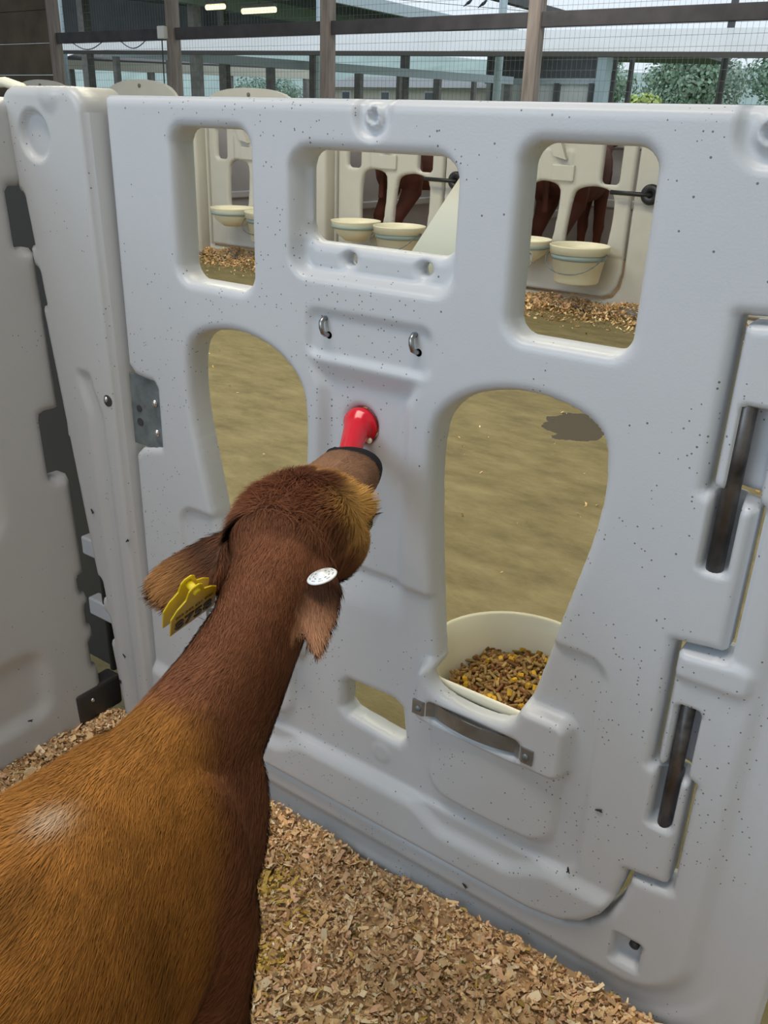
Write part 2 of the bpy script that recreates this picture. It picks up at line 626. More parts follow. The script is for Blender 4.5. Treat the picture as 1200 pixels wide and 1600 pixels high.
def gate_relief(u, v):
    h = np.zeros(u.shape)
    # shelf under the middle window
    w2 = ramp_in(sd_box(u, v, -.648, .985, .120, .073, .024), .016)
    h = np.maximum(h, .020 * w2)
    h = np.where((v < .951) & (v > .90) & (w2 > 0), np.maximum(h, .022 * w2 - .006 * ramp_in(sd_box(u, v, -.642, .938, .106, .017, .008), .010)), h)
    # hook recess and the sloping panel under it
    h = np.maximum(h, .006 * ramp_in(sd_box(u, v, -.645, .838, .096, .029, .014), .014))
    hw = .066 + .026 * sstep(v, .76, .82)
    col = (1 - sstep(np.abs(u + .650), hw - .010, hw + .014)) * (1 - sstep(v, .772, .808)) * sstep(v, .44, .52)
    h = np.maximum(h, .013 * col)
    # shallow field around the lower half of the feed openings
    fld = ramp_in(sd_box(u, v, GC, .335, .372, .172, .030), .012)
    h = h + .007 * fld
    # bucket columns bulge out, collars round the openings
    for cx in (-.412, 2 * GC + .412):
        a = np.clip(1 - ((u - cx) / .104) ** 2, 0, 1)
        bot = ramp_in(sd_box(u, v, cx, .275, .104, .085, .04), .018)
        h = h - (.002 + .016 * np.sqrt(a)) * bot * (a > 0)
        lip = ramp_in(sd_box(u, v, cx - (.008 if cx > GC else -.008), .362, .114, .044, .014), .010)
        h = np.where(lip > 0, h * (1 - lip) - .020 * lip, h)
        sg = 1 if cx > GC else -1
        slot = ramp_in(sd_box(u, v, cx - .026 * sg, .341, .070, .015, .005), .006)
        h = h * (1 - slot) + .006 * slot
    # kick plate along the foot, its top edge dipping under the columns
    top = .160 - .030 * sstep(-np.abs(np.abs(u - GC) - .22), -.12, -.05)
    kp = 1 - sstep(v, top - .016, top + .010)
    h = h - .012 * kp
    # bolt bosses at the top edge
    for cx, cy, r in ((-.645, 1.100, .024), (-.205, 1.096, .030)):
        d = np.minimum(np.hypot(u - cx, v - cy), np.where(v > cy, np.abs(u - cx), 9)) - r
        h = h + .008 * ramp_in(d, .010)
        h = h - .007 * ramp_in(np.hypot(u - cx, v - cy) - r * .5, .006)
        h = h + .012 * ramp_in(np.hypot(u - cx, v - cy) - r * .28, .004)
    # slots that show the hinge rod
    h = h + .030 * ramp_in(sd_box(u, v, -.179, .716, .0135, .052, .004), .006)
    h = h + .030 * ramp_in(sd_box(u, v, -.179, .347, .0135, .040, .004), .006)
    # little round cap near the foot
    h = h - .002 * ramp_in(np.hypot(u + .602, v - .205) - .016, .004)
    # rise of the top edge
    return h


def gate_thick(u, v):
    """thinner where the buckets hang in their openings"""
    t = np.full(u.shape, .048)
    for cx in (-.435, 2 * GC + .435):
        t = t - .036 * ramp_in(sd_box(u, v, cx, .345, .098, .055, .01), .008)
    return t


gate = empty('pen_gate', (-.645, .90, .07), 'white moulded plastic gate with arched feed openings and three windows in front of the calf', 'gate')


def front_place(u, v, w):
    return np.stack([u, YG + w, v], 1)


moulded('gate_panel', gate_solid, gate_relief, (-1.14, -.13, .05, 1.13), .004, gate_thick, front_place, M['plastic'], gate, fillet=.013)

# zinc hinge plate in the notch
hp = MB().box((-1.125, YG + .006, .592), (-1.050, YG + .010, .712), .001).build('hinge_plate', M['zinc'], gate)
for z in (.672, .622):
    MB().lathe([(.0065, 0), (.0065, .002), (.004, .0045), (0.0005, .005)], (-1.066, YG + .006, z), (0, -1, 0), 12).build('screw', M['steel'], hp, True)
for z, r in ((.655, .006), (.632, .007)):
    MB().lathe([(r, 0), (r, .0008)], (-1.106, YG + .0058, z), (0, -1, 0), 12).build('slot', M['dark_gap'], hp)

# two small hanger hooks
for x in (-.715, -.574):
    MB().tube([(x, YG + .012, .858), (x, YG + .001, .859), (x, YG - .004, .855), (x + .001, YG - .005, .848), (x + .002, YG - .003, .841), (x + .004, YG + .002, .838), (x + .006, YG + .012, .837)],
              [.0032, .0034, .0035, .0035, .0034, .0032, .003], 8).build('hanger_hook', M['hook_steel'], gate, True)
    MB().lathe([(.0055, 0), (.005, .0012)], (x + .005, YG + .0072, .837), (0, -1, 0), 12).build('hook_socket', M['dark_gap'], gate)

# galvanised straps under the bucket openings
for cx, nm in ((-.438, 'bucket_strap'), (2 * GC + .440, 'bucket_strap')):
    pts = []
    for t in np.linspace(-1, 1, 25):
        x = cx + t * .094
        w = sstep(np.array(1 - abs(t)), .20, .30)
        y = YG - .023 + float(w) * (.016 - .016 * max(0, 1 - (t / .82) ** 2))
        pts.append((x, y))
    mb = MB()
    ht = .0115
    vs, fs = [], []
    for k, (x, y) in enumerate(pts):
        z = .343
        vs += [(x, y, z - ht), (x, y, z + ht), (x, y + .0035, z + ht), (x, y + .0035, z - ht)]
    for k in range(len(pts) - 1):
        for q in range(4):
            fs.append((k * 4 + q, k * 4 + (q + 1) % 4, k * 4 + 4 + (q + 1) % 4, k * 4 + 4 + q))
    fs += [(0, 1, 2, 3), tuple(len(vs) - 4 + q for q in (3, 2, 1, 0))]
    st = mb.raw(vs, fs).build(nm, M['galv'], gate)
    for sx in (-1, 1):
        MB().lathe([(.005, 0), (.005, .0012), (.003, .003), (.0004, .0032)], (cx + sx * .084, YG - .023, .343), (0, -1, 0), 10).build('screw', M['zinc'], st, True)

# ------------------------------------------------------------------ frame that carries the gate: right post and sill in one moulding
G = .007


def frame_solid(u, v):
    rect = -sd_box(u, v, -.565, .5, .552, .618, .02)
    s = np.minimum(rect, gate_outline(u, v) - G)
    # finger tops with a wider clearance
    pk = sd_box(u, v, -.186, .0815, .017, .021, .003)
    return np.minimum(s, np.maximum(u + 1.0, .066 - v))


def frame_relief(u, v):
    h = np.zeros(u.shape)
    h = h + .030 * ramp_in(sd_box(u, v, -.166, .797, .016, .050, .004), .006)
    h = h + .030 * ramp_in(sd_box(u, v, -.172, .437, .013, .050, .004), .006)
    # square pocket with a bolt near the foot
    h = h + .022 * ramp_in(sd_box(u, v, -.187, .081, .018, .024, .003), .008)
    # groove sweeping round the corner
    d = sd_box(u, v, -.70, .60, .595, .575, .09)
    h = h + .010 * sstep(d, -.012, .014) - .004 * sstep(d, .03, .05)
    # swelling under each finger
    h = h - .006 * ramp_in(sd_box(u, v, -.165, .545, .05, .018, .012), .012)
    return h


frame = empty('gate_frame', (-.08, .90, 0), 'pale plastic frame with interlocking fingers and long dark hinge rods right of the gate', 'frame')
moulded('frame_panel', frame_solid, frame_relief, (-1.125, .0, -.056, 1.13), .004, .052, front_place, M['plastic'], frame, fillet=.010)
MB().tube([(-.1795, YG + .014, .655), (-.1795, YG + .014, .92)], .0095, 14).build('hinge_rod', M['rod'], frame, True)
MB().tube([(-.1755, YG + .014, .305), (-.1755, YG + .014, .495)], .0085, 14).build('hinge_rod', M['rod'], frame, True)
MB().lathe([(.007, 0), (.007, .010), (.003, .013)], (-.180, YG + .022, .088), (0, -1, 0), 12).build('bolt', M['dark_gap'], frame, True)

# ------------------------------------------------------------------ left corner post


def post_left_edge(v):
    return -1.330 + (1.10 - v) / 1.0 * .098


def post_solid(u, v):
    e = post_left_edge(v) + .012 * sstep(v, .99, 1.0) * 0
    # bites out of the hidden edge beside the side panel
    s = np.minimum(u - e, -1.133 - u)
    s = np.minimum(s, np.minimum(1.128 - v, v + .02))
    c = np.maximum(np.maximum(e + .035 - u, u + 1.133 + .035), 0)
    cv = np.maximum(v - 1.128 + .035, 0)
    s = np.minimum(s, .035 - np.hypot(c, cv) + 0 * u)
    for a, b in ((.895, .975), (.80, .86), (.165, .225), (.255, .300)):
        s = np.minimum(s, sd_box(u, v, e, (a + b) / 2, .012, (b - a) / 2, .006))
    return s


def post_relief(u, v):
    h = np.zeros(u.shape)
    d = np.hypot(u + 1.252, v - 1.060)
    h = h + .010 * ramp_in(d - .034, .008)
    g = (-1.187 - .020 * sstep(v, .62, .70)) - u
    h = h + .006 * (1 - sstep(np.abs(g), .006, .024)) * (1 - sstep(v, .69, .71))
    h = h - .004 * (1 - sstep(np.hypot(u + 1.205, v - 1.118), .008, .03))
    return h


def post_place(u, v, w):
    y0 = .850 + .024 * (1.1 - v) / 1.1
    return np.stack([u, np.where(w < .03, y0 + w, YG + .05 + 0 * v), v], 1)


post = empty('corner_post', (-1.22, .88, 0), 'white moulded corner post with a round dimple, left of the gate', 'post')
moulded('post_panel', post_solid, post_relief, (-1.345, -1.12, -.03, 1.14), .004, .070, post_place, M['plastic_clean'], post, fillet=.014)
MB().lathe([(.010, 0), (.010, .001)], (-1.151, .860, .665), (0, -1, 0), 14).build('socket', M['dark_gap'], post)
MB().lathe([(.005, 0), (.005, .002), (.002, .004)], (-1.154, .8595, .667), (0, -1, 0), 10).build('screw', M['steel'], post, True)

# ------------------------------------------------------------------ side panel on the left (faces +X), in (y, z)


def side_solid(y, z):
    s = np.minimum(.866 - y, np.minimum(y + 1.0, np.minimum(1.112 - z, z + .02)))
    for a, b, d in ((.50, .62, .040), (.89, .985, .035), (.10, .16, .012), (.19, .235, .010), (.26, .30, .014)):
        s = np.minimum(s, sd_box(y, z, .866, (a + b) / 2, d, (b - a) / 2, .008))
    return s


def side_relief(y, z):
    h = np.zeros(y.shape)
    h = h + .012 * ramp_in(sd_box(y, z, .56, .080 + .09 * .5, .185, .062, .03), .035)
    h = h + .012 * ramp_in(sd_box(y, z, .52, .56, .195, .12, .03), .04)
    return h


def side_place(y, z, w):
    x = -1.262 - .045 * z
    return np.stack([x - w, y, z], 1)


side = empty('side_panel', (-1.27, 0, 0), 'grey shaded plastic side panel along the left edge, bedding at its foot', 'panel')
moulded('side_sheet', side_solid, side_relief, (-1.02, .88, -.03, 1.125), .008, .045, side_place, M['plastic_clean'], side, fillet=.016)
# hinge hardware and an added dark backing in the gap between side panel and post
hw = side
MB().tube([(-1.335, .945, .02), (-1.345, .945, 1.08)], .008, 10).build('hinge_rod', M['dark_gap'], hw, True)
MB().box((-1.80, .965, .0), (-1.160, .985, 1.07), .004).build('gap_backing', M['dark_gap'], hw)  # dark sheet added behind the gap to make it look dark
for z in (.16, .30, .55, .80, .93):
    MB().box((-1.385, .936, z - .02), (-1.300, .964, z + .02), .004).build('bracket', M['plastic_grey'], hw)
MB().box((-1.300, .800, -.01), (-1.2605, .905, .060), .006).build('foot_bracket', M['dark_gap'], hw)
MB().lathe([(.005, 0), (.005, .002), (.002, .004)], (-1.2605, .835, .036), (1, 0, 0), 10).build('bolt', M['steel'], hw, True)
MB().tube([(-1.52, .93, 1.133), (-1.43, .93, 1.136), (-1.385, .93, 1.128), (-1.375, .93, 1.10), (-1.375, .93, 1.03)], .008, 10).build('hoop_handle', M['cream'], hw, True)

# ------------------------------------------------------------------ red teat poking through the gate
teat = empty('bottle_teat', (-.652, YG, .727), 'glossy red rubber feeding teat poking through the gate into the calf mouth', 'teat')
base = Vector((-.652, YG + .012, .722))
axis = Vector((0, -1, 0))
prof = []
path = [(-.659, YG + .045, .7225), (-.659, YG + .019, .7225), (-.659, YG + .017, .7225), (-.659, YG + .011, .722), (-.659, YG + .008, .7215), (-.658, YG + .004, .7205), (-.654, YG - .006, .718), (-.647, YG - .020, .714), (-.635, YG - .042, .708), (-.624, YG - .064, .703), (-.616, YG - .088, .700), (-.614, YG - .096, .700)]
rad = [.018, .019, .0245, .0255, .0245, .0200, .0172, .0160, .0148, .0135, .0115, .006]
MB().tube(path, rad, 20).build('teat_body', M['red'], teat, True)
MB().sphere((-.6400, YG + .006, .7065), .0040, 10, 6).build('air_valve', M['cream'], teat, True)

# ------------------------------------------------------------------ feed bucket hung behind the right opening
bucket = empty('feed_bucket', (-.43, 1.0, .215), 'cream plastic feed bucket holding pellets behind the right feed opening', 'bucket')


def dring(r, z, cx=-.43, cy=.965, ymin=.934, n=48):
    out = []
    for k in range(n):
        a = 2 * math.pi * k / n
        x = r * math.cos(a); y = cy + r * math.sin(a)
        lim = (.897 if z > .37 else ymin) + (.128 - r) * .3
        zz = z - .028 * float(sstep(np.array(lim - y), 0, .035)) * float(sstep(np.array(z), .30, .385))
        out.append(Vector((cx + x, max(y, lim), zz)))
    return out


mb = MB()
mb.rings([dring(.090, .205), dring(.095, .200), dring(.100, .21), dring(.124, .365), dring(.128, .385), dring(.136, .392), dring(.137, .402), dring(.132, .407), dring(.127, .404), dring(.122, .38), dring(.118, .368), dring(.094, .215), dring(.085, .212)], True, True)
mb.build('bucket_body', M['cream'], bucket, True)

# feed pellets, one heap nobody would count
pm = MB()
pv, pf, pc = [], [], []


def add_pellet(c, d, L, r, col):
    d = Vector(d).normalized()
    o = d.orthogonal().normalized(); q = d.cross(o)
    b = len(pv)
    for t in (-.5, .5):
        for k in range(6):
            a = k * math.pi / 3
            pv.append(Vector(c) + d * (t * L) + (o * math.cos(a) + q * math.sin(a)) * r)
    for k in range(6):
        pf.append((b + k, b + (k + 1) % 6, b + 6 + (k + 1) % 6, b + 6 + k)); pc.append(col)
    pf.append(tuple(b + k for k in range(5, -1, -1))); pc.append(col)
    pf.append(tuple(b + 6 + k for k in range(6))); pc.append(col)


def heap_z(x, y):
    r = math.hypot(x + .435, y - 1.005)
    return .333 + .030 * (1 - (r / .10) ** 2) + .006 * math.sin(x * 70) * math.cos(y * 60)


for k in range(1500):
    a = random.uniform(0, 2 * math.pi); r = .100 * math.sqrt(random.random())
    x = -.435 + r * math.cos(a); y = .995 + r * math.sin(a)
    if y < .912: continue
    z = heap_z(x, y) + random.uniform(-.012, .004)
    t = random.random()
    if t < .07: col = (.62, .36, .03)
    elif t < .20: col = (.22, .09, .035)
    elif t < .55: col = (.30, .17, .06)
    else: col = (.38, .25, .09)
    f = random.uniform(.75, 1.2)
    col = tuple(c * f for c in col)
    if t < .07:
        add_pellet((x, y, z + .003), (random.gauss(0, 1), random.gauss(0, 1), random.gauss(0, .4)), .008, .0036, col)
    else:
        add_pellet((x, y, z), (random.gauss(0, 1), random.gauss(0, 1), random.gauss(0, .45)), random.uniform(.009, .017), random.uniform(.0019, .0026), col)
bq = len(pv)
pme = new_mesh('feed_pellets', pv, pf)
at_ = pme.attributes.new('col', 'FLOAT_COLOR', 'FACE')
at_.data.foreach_set('color', np.array([(*c, 1) for c in pc], np.float32).ravel())
M['pellet'] = attr_material('pellet_feed', 'col', .75)
po = link_mesh('feed_pellets', pme, M['pellet'])
tag(po, 'heap of brown feed pellets with yellow corn in the cream bucket', 'feed', kind='stuff')
mb = MB()
rr = []
for q in range(7):
    r = .002 + .098 * q / 6
    rr.append([Vector((-.435 + r * math.cos(2 * math.pi * k / 24), max(.908, .995 + r * math.sin(2 * math.pi * k / 24)), 0)) for k in range(24)])
for r in rr:
    for p in r:
        p.z = heap_z(p.x, p.y) - .010
mb.rings(rr, True, False)
hb = mb.build('feed_base', material('feed_dust', (.20, .12, .05), .9, var=.4, scale=120), None, True)
hb.parent = po
tag(hb, kind='stuff')

# bottle rack hung outside the middle window: slanted cream side plates joined by a floor, with a bent wire
rack = empty('bottle_rack', (-.64, .96, .93), 'pale yellow slanted plastic rack hung behind the middle window', 'rack')
tri = [(-.690, .885), (-.553, .885), (-.553, 1.080)]
MB().prism([(x, z) for x, z in tri], (0, .990, 0), (1, 0, 0), (0, 0, 1), .006).build('side_plate', M['cream'], rack)
MB().box((-.672, .931, .879), (-.553, .990, .886), .001).build('rack_floor', M['cream'], rack)
wire = empty('wire_bail', (-.49, .98, .93), 'bent shiny wire bail standing out behind the right window', 'wire')
MB().tube([(-.53, .985, .905), (-.500, .985, .920), (-.478, .985, .945), (-.479, .985, .954), (-.49, .985, .957), (-.53, .985, .955)], .0022, 8).build('bent_wire', M['steel'], wire, True)

# ------------------------------------------------------------------ value noise for relief and colour


def vnoise(p, scale, seed=0):
    p = np.asarray(p) * scale + seed * 17.31
    i = np.floor(p).astype(np.int64)
    f = p - i
    f = f * f * (3 - 2 * f)
    d = p.shape[1]
    out = np.zeros(len(p))
    for c in range(2 ** d):
        w = np.ones(len(p)); h = np.zeros(len(p), np.int64)
        for k in range(d):
            b = (c >> k) & 1
            w = w * (f[:, k] if b else 1 - f[:, k])
            h = h * 73856093 + (i[:, k] + b) * (19349663 + 83492791 * k)
        h = (h ^ (h >> 13)) * 1274126177
        h = (h ^ (h >> 16)) & 0xffff
        out += w * (h / 65535.0)
    return out


# ------------------------------------------------------------------ bedding of wood shavings
bx0, bx1, by0, by1 = -1.264, .45, -.95, .877


def bed_z(x, y):
    p = np.stack([x, y], 1)
    return -.004 + .020 * (vnoise(p, 7, 1) - .5) + .012 * (vnoise(p, 22, 2) - .5) + .006 * (vnoise(p, 60, 3) - .5)


def bed_col(x, y, n):
    p = np.stack([x, y], 1)
    pal = np.array([[.88, .63, .34], [.80, .54, .28], [.66, .41, .20], [.94, .77, .50], [.52, .31, .14], [.80, .51, .31]])
    c = pal[rng.integers(0, len(pal), n)]
    damp = vnoise(p, 5.5, 4)
    c = c * (.82 + .35 * sstep(damp, .25, .75))[:, None]
    c = c * rng.uniform(.75, 1.2, n)[:, None]
    y1 = np.exp(-(((x + .70) / .05) ** 2 + ((y - .735) / .04) ** 2)) + np.exp(-(((x + .62) / .03) ** 2 + ((y - .64) / .03) ** 2))
    yl = rng.random(n) < np.clip(y1 * .8, 0, .8) + .012
    c[yl] = np.array([.62, .43, .10]) * rng.uniform(.8, 1.15, (yl.sum(), 1))
    gr = rng.random(n) < .004
    c[gr] = np.array([.12, .17, .03])
    dk = rng.random(n) < .03
    c[dk] *= .4
    return c


def make_flakes(n, sampler, zf, smin, smax):
    x, y = sampler(n)
    z = zf(x, y)
    L = rng.uniform(smin, smax, n) * np.where(rng.random(n) < .08, rng.uniform(1.5, 2.8, n), 1)
    W = L * rng.uniform(.16, .60, n)
    yaw = rng.uniform(0, 2 * math.pi, n)
    pit = rng.normal(0, .45, n); rol = rng.normal(0, .5, n)
    curl = rng.normal(0, 1.0, n)
    t = np.linspace(-.5, .5, 4)
    loc = np.zeros((n, 8, 3))
    for k in range(4):
        taper = 1 - .5 * abs(t[k]) * 2 * rng.uniform(.2, 1, n)
        ang = curl * t[k] * 2
        xx = np.sin(ang) / np.where(np.abs(curl) < .05, 1, curl * 2) * L
        xx = np.where(np.abs(curl) < .05, t[k] * L, xx)
        zz = (1 - np.cos(ang)) / np.where(np.abs(curl) < .05, 1, curl * 2) * L
        zz = np.where(np.abs(curl) < .05, 0, zz)
        for q, sgn in enumerate((-1, 1)):
            loc[:, k * 2 + q] = np.stack([xx, sgn * W * .5 * taper + rng.normal(0, .06, n) * W, zz], 1)
    cy, sy = np.cos(yaw), np.sin(yaw); cp, sp = np.cos(pit), np.sin(pit); cr, sr = np.cos(rol), np.sin(rol)
    R = np.zeros((n, 3, 3))
    R[:, 0, 0] = cy * cp; R[:, 0, 1] = cy * sp * sr - sy * cr; R[:, 0, 2] = cy * sp * cr + sy * sr
    R[:, 1, 0] = sy * cp; R[:, 1, 1] = sy * sp * sr + cy * cr; R[:, 1, 2] = sy * sp * cr - cy * sr
    R[:, 2, 0] = -sp; R[:, 2, 1] = cp * sr; R[:, 2, 2] = cp * cr
    v = np.einsum('nij,nkj->nki', R, loc) + np.stack([x, y, z + rng.uniform(.000, .006, n)], 1)[:, None, :]
    b = (np.arange(n) * 8)[:, None, None]
    f = b + np.array([[0, 1, 3, 2], [2, 3, 5, 4], [4, 5, 7, 6]])[None]
    return v.reshape(-1, 3), f.reshape(-1, 4), x, y


def fast_mesh(name, v, f):
    """quads only, from arrays"""
    me = bpy.data.meshes.new(name)
    me.vertices.add(len(v)); me.vertices.foreach_set('co', np.ascontiguousarray(v, np.float32).ravel())
    k = f.shape[1]
    me.loops.add(f.size); me.loops.foreach_set('vertex_index', np.ascontiguousarray(f, np.int32).ravel())
    me.polygons.add(len(f)); me.polygons.foreach_set('loop_start', np.arange(0, f.size, k, dtype=np.int32))
    me.update(calc_edges=True)
    return me


def face_col(me, col, name='col'):
    a = me.attributes.new(name, 'FLOAT_COLOR', 'FACE')
    c = np.ones((len(col), 4), np.float32); c[:, :3] = col
    a.data.foreach_set('color', c.ravel())


def sample_pen(n):
    k = int(n * .66)
    x = np.concatenate([rng.uniform(bx0 + .004, .05, k), rng.uniform(bx0, bx1, n - k)])
    y = np.concatenate([rng.uniform(.12, by1 - .004, k), rng.uniform(by0, by1 - .004, n - k)])
    return x, y


M['shaving'] = attr_material('wood_shaving', 'col', .8, spec=.2)
gx = np.linspace(bx0, bx1, 110); gy = np.linspace(by0, by1, 118)
GX, GY = np.meshgrid(gx, gy, indexing='ij')
gz = bed_z(GX.ravel(), GY.ravel())
gv = np.stack([GX.ravel(), GY.ravel(), gz - .004], 1)
ii, jj = np.meshgrid(np.arange(109), np.arange(117), indexing='ij')
q = (ii * 118 + jj).ravel()
gf = np.stack([q, q + 118, q + 119, q + 1], 1)
fv, ff, fx, fy = make_flakes(78000, sample_pen, bed_z, .004, .0135)
bme = fast_mesh('shavings_bedding', np.concatenate([gv, fv]), np.concatenate([gf, ff + len(gv)]))
c0 = np.array([.50, .33, .18]) * (.55 + .7 * vnoise(gv[gf[:, 0], :2], 40, 15))[:, None]
c1 = np.repeat(bed_col(fx, fy, len(fx)), 3, 0)
face_col(bme, np.concatenate([c0, c1]))
bo = link_mesh('shavings_bedding', bme, M['shaving'])
tag(bo, 'deep bed of pale wood shavings on the floor of the calf pen', 'bedding', kind='stuff')

# shavings spilled along the far side of the alley and single chips on the concrete


def far_z(x, y):
    e = 5.30 - .16 * (vnoise(np.stack([x, y * 0], 1), 2.5, 8) - .5) * 2
    return .002 + .060 * sstep(y, e, 5.62) * (.6 + .8 * vnoise(np.stack([x, y], 1), 5, 9))


def sample_far(n):
    x = rng.uniform(-7.2, -.9, n)
    y = 5.62 - np.abs(rng.normal(0, .20, n))
    return x, y


fv, ff, fx, fy = make_flakes(15000, sample_far, far_z, .012, .030)
sx = rng.uniform(-6, -.2, 420); sy = 1.0 + 4.4 * rng.random(420) ** .8
fv2, ff2, fx2, fy2 = make_flakes(420, lambda n: (sx, sy), lambda x, y: x * 0 + .003, .006, .016)
me = fast_mesh('spilled_shavings', np.concatenate([fv, fv2]), np.concatenate([ff, ff2 + len(fv)]))
cc = np.concatenate([bed_col(fx, fy, len(fx)), bed_col(fx2, fy2, len(fx2)) * 1.15])
face_col(me, np.repeat(cc, 3, 0))
o = link_mesh('spilled_shavings', me, M['shaving'])
tag(o, 'golden shavings spilled over the concrete along the opposite row of pens', 'shavings', kind='stuff')

# ------------------------------------------------------------------ the calf: lofted trunk, neck, head and legs fused into one skin


def loft_ring(c, t, a, bt, bb, n=28, side=None, pw=2.2):
    c = Vector(c); t = Vector(t).normalized()
    s = (side or t.cross(Vector((0, 0, 1)))).normalized()
    u = s.cross(t).normalized()
    out = []
    for k in range(n):
        an = 2 * math.pi * k / n
        x = math.copysign(abs(math.cos(an)) ** (2 / pw), math.cos(an)) * a
        y = math.sin(an)
        y = math.copysign(abs(y) ** (2 / pw), y) * (bt if y > 0 else bb)
        out.append(c + s * x + u * y)
    return out


def loft(mb, rows, pw=2.2, sides=None):
    """rows: x, y, z, halfwidth, up, down"""
    P = [Vector(r[:3]) for r in rows]
    rings = []
    for i, r in enumerate(rows):
        t = (P[min(i + 1, len(P) - 1)] - P[max(i - 1, 0)])
        rings.append(loft_ring(P[i], t, r[3], r[4], r[5], pw=pw, side=sides))
    mb.rings(rings)


CALF = MB()
# trunk
loft(CALF, [
    (-.405, -.285, .545, .020, .03, .03), (-.405, -.270, .545, .060, .080, .09), (-.407, -.21, .545, .098, .120, .13),
    (-.411, -.12, .540, .110, .130, .14), (-.417, -.02, .532, .113, .133, .15), (-.424, .08, .525, .113, .134, .155),
    (-.433, .17, .520, .107, .138, .155), (-.443, .25, .518, .096, .142, .150), (-.454, .32, .518, .083, .140, .142),
    (-.464, .38, .516, .072, .126, .130), (-.473, .430, .512, .056, .100, .102), (-.478, .458, .505, .026, .05, .05)])
# neck
loft(CALF, [
    (-.440, .270, .560, .048, .078, .10), (-.452, .335, .585, .051, .074, .10), (-.463, .395, .604, .048, .066, .095), (-.477, .450, .624, .043, .058, .085),
    (-.494, .505, .646, .040, .052, .070), (-.515, .555, .668, .044, .052, .060), (-.533, .600, .684, .050, .05, .055)])
# head
DH = Vector((.002, .020, .012))
head_rows = [
    (-.530, .540, .668, .034, .034, .04), (-.534, .560, .674, .052, .052, .058), (-.542, .590, .680, .059, .061, .062), (-.553, .628, .682, .058, .058, .064),
    (-.563, .660, .684, .056, .048, .060), (-.573, .690, .688, .052, .034, .052)]
head_rows = [(r[0] + DH.x, r[1] + DH.y, r[2] + DH.z) + r[3:] for r in head_rows]
loft(CALF, head_rows + [
    (-.583, .738, .703, .044, .029, .044), (-.591, .764, .704, .041, .028, .038),
    (-.598, .790, .705, .040, .027, .034), (-.603, .808, .705, .036, .023, .028), (-.606, .818, .704, .024, .014, .018)], sides=Vector((.955, .297, 0)))
HS = Vector((.955, .297, 0))      # the head's own right
HF = Vector((-.29, .93, .06)).normalized()
HU = HS.cross(HF).normalized()
# brows
for sgn in (-1, 1):
    CALF.sphere(Vector((-.560, .655, .688)) + DH + HS * (.041 * sgn) + HU * .012, .019, 14, 10, (1.0, 1.3, .9))
    CALF.sphere(Vector((-.604, .800, .703)) + HS * (.022 * sgn) + HU * .010, .014, 12, 8)
    # cheeks
    CALF.sphere(Vector((-.552, .630, .662)) + DH + HS * (.034 * sgn), .036, 14, 10, (.8, 1.3, 1.1))
# withers and shoulder blades
for sgn in (-1, 1):
    CALF.sphere((-.455 + .040 * sgn, .335, .530), .056, 16, 12, (.75, 1.2, 1.9))
    CALF.sphere((-.415 + .066 * sgn, -.17, .50), .080, 16, 12, (.7, 1.0, 1.5))


def limb(pts, rad):
    CALF.tube(pts, rad, 14)


for sgn in (-1, 1):
    x = -.464 + .050 * sgn
    limb([(x - .010 * sgn, .355, .52), (x - .014 * sgn, .372, .43), (x - .007 * sgn, .360, .36), (x - .002 * sgn, .357, .28), (x - .002 * sgn, .364, .225), (x - .002 * sgn, .360, .19), (x - .002 * sgn, .360, .11), (x - .002 * sgn, .363, .07), (x - .002 * sgn, .377, .042)],
         [.050, .044, .036, .030, .031, .024, .020, .025, .023])
    x = -.415 + .072 * sgn
    limb([(x, -.17, .55), (x + .008 * sgn, -.14, .44), (x + .004 * sgn, -.125, .37), (x, -.18, .30), (x - .004 * sgn, -.232, .235), (x - .004 * sgn, -.228, .20), (x - .004 * sgn, -.215, .11), (x - .004 * sgn, -.208, .07), (x - .004 * sgn, -.195, .042)],
         [.076, .072, .058, .042, .034, .028, .022, .026, .024])
# tail
limb([(-.415, -.262, .65), (-.415, -.292, .62), (-.415, -.300, .55), (-.413, -.300, .42), (-.413, -.298, .34)], [.026, .022, .017, .014, .018])


EARP = []


def near_ear(p):
    """1 on the ear blades, 0 elsewhere"""
    e = []
    for r in EARP:
        r = np.array([tuple(v) for v in r])
        e.append(r); e.append(r * .5 + r.mean(0) * .5)
    e = np.concatenate(e)
    out = np.zeros(len(p))
    k = np.nonzero((p[:, 1] > .44) & (p[:, 2] > .55))[0]
    for q in np.array_split(k, max(1, len(k) // 8000)):
        d = np.sqrt(((p[q][:, None, :] - e[None]) ** 2).sum(2)).min(1)
        out[q] = 1 - sstep(d, .009, .014)
    return out


def ear(base, tip, width, normal, prof, thick=.0055):
    base = Vector(base); tip = Vector(tip)
    d = (tip - base); L = d.length; d.normalize()
    n = Vector(normal); n = (n - d * n.dot(d)).normalized()
    s = d.cross(n)
    rings = []
    for t, w, th in prof:
        c = base + d * (L * t)
        ring = []
        for k in range(20):
            a = 2 * math.pi * k / 20
            x = math.cos(a) * w * width * .5
            y = math.sin(a) * thick * th
            cup = (x / (width * .5)) ** 2 * width * .18 * (1 if t > 0 else .3)
            ring.append(c + s * x + n * (y - cup))
        rings.append(ring)
        if t > .1:
            EARP.append(ring)
    CALF.rings(rings)


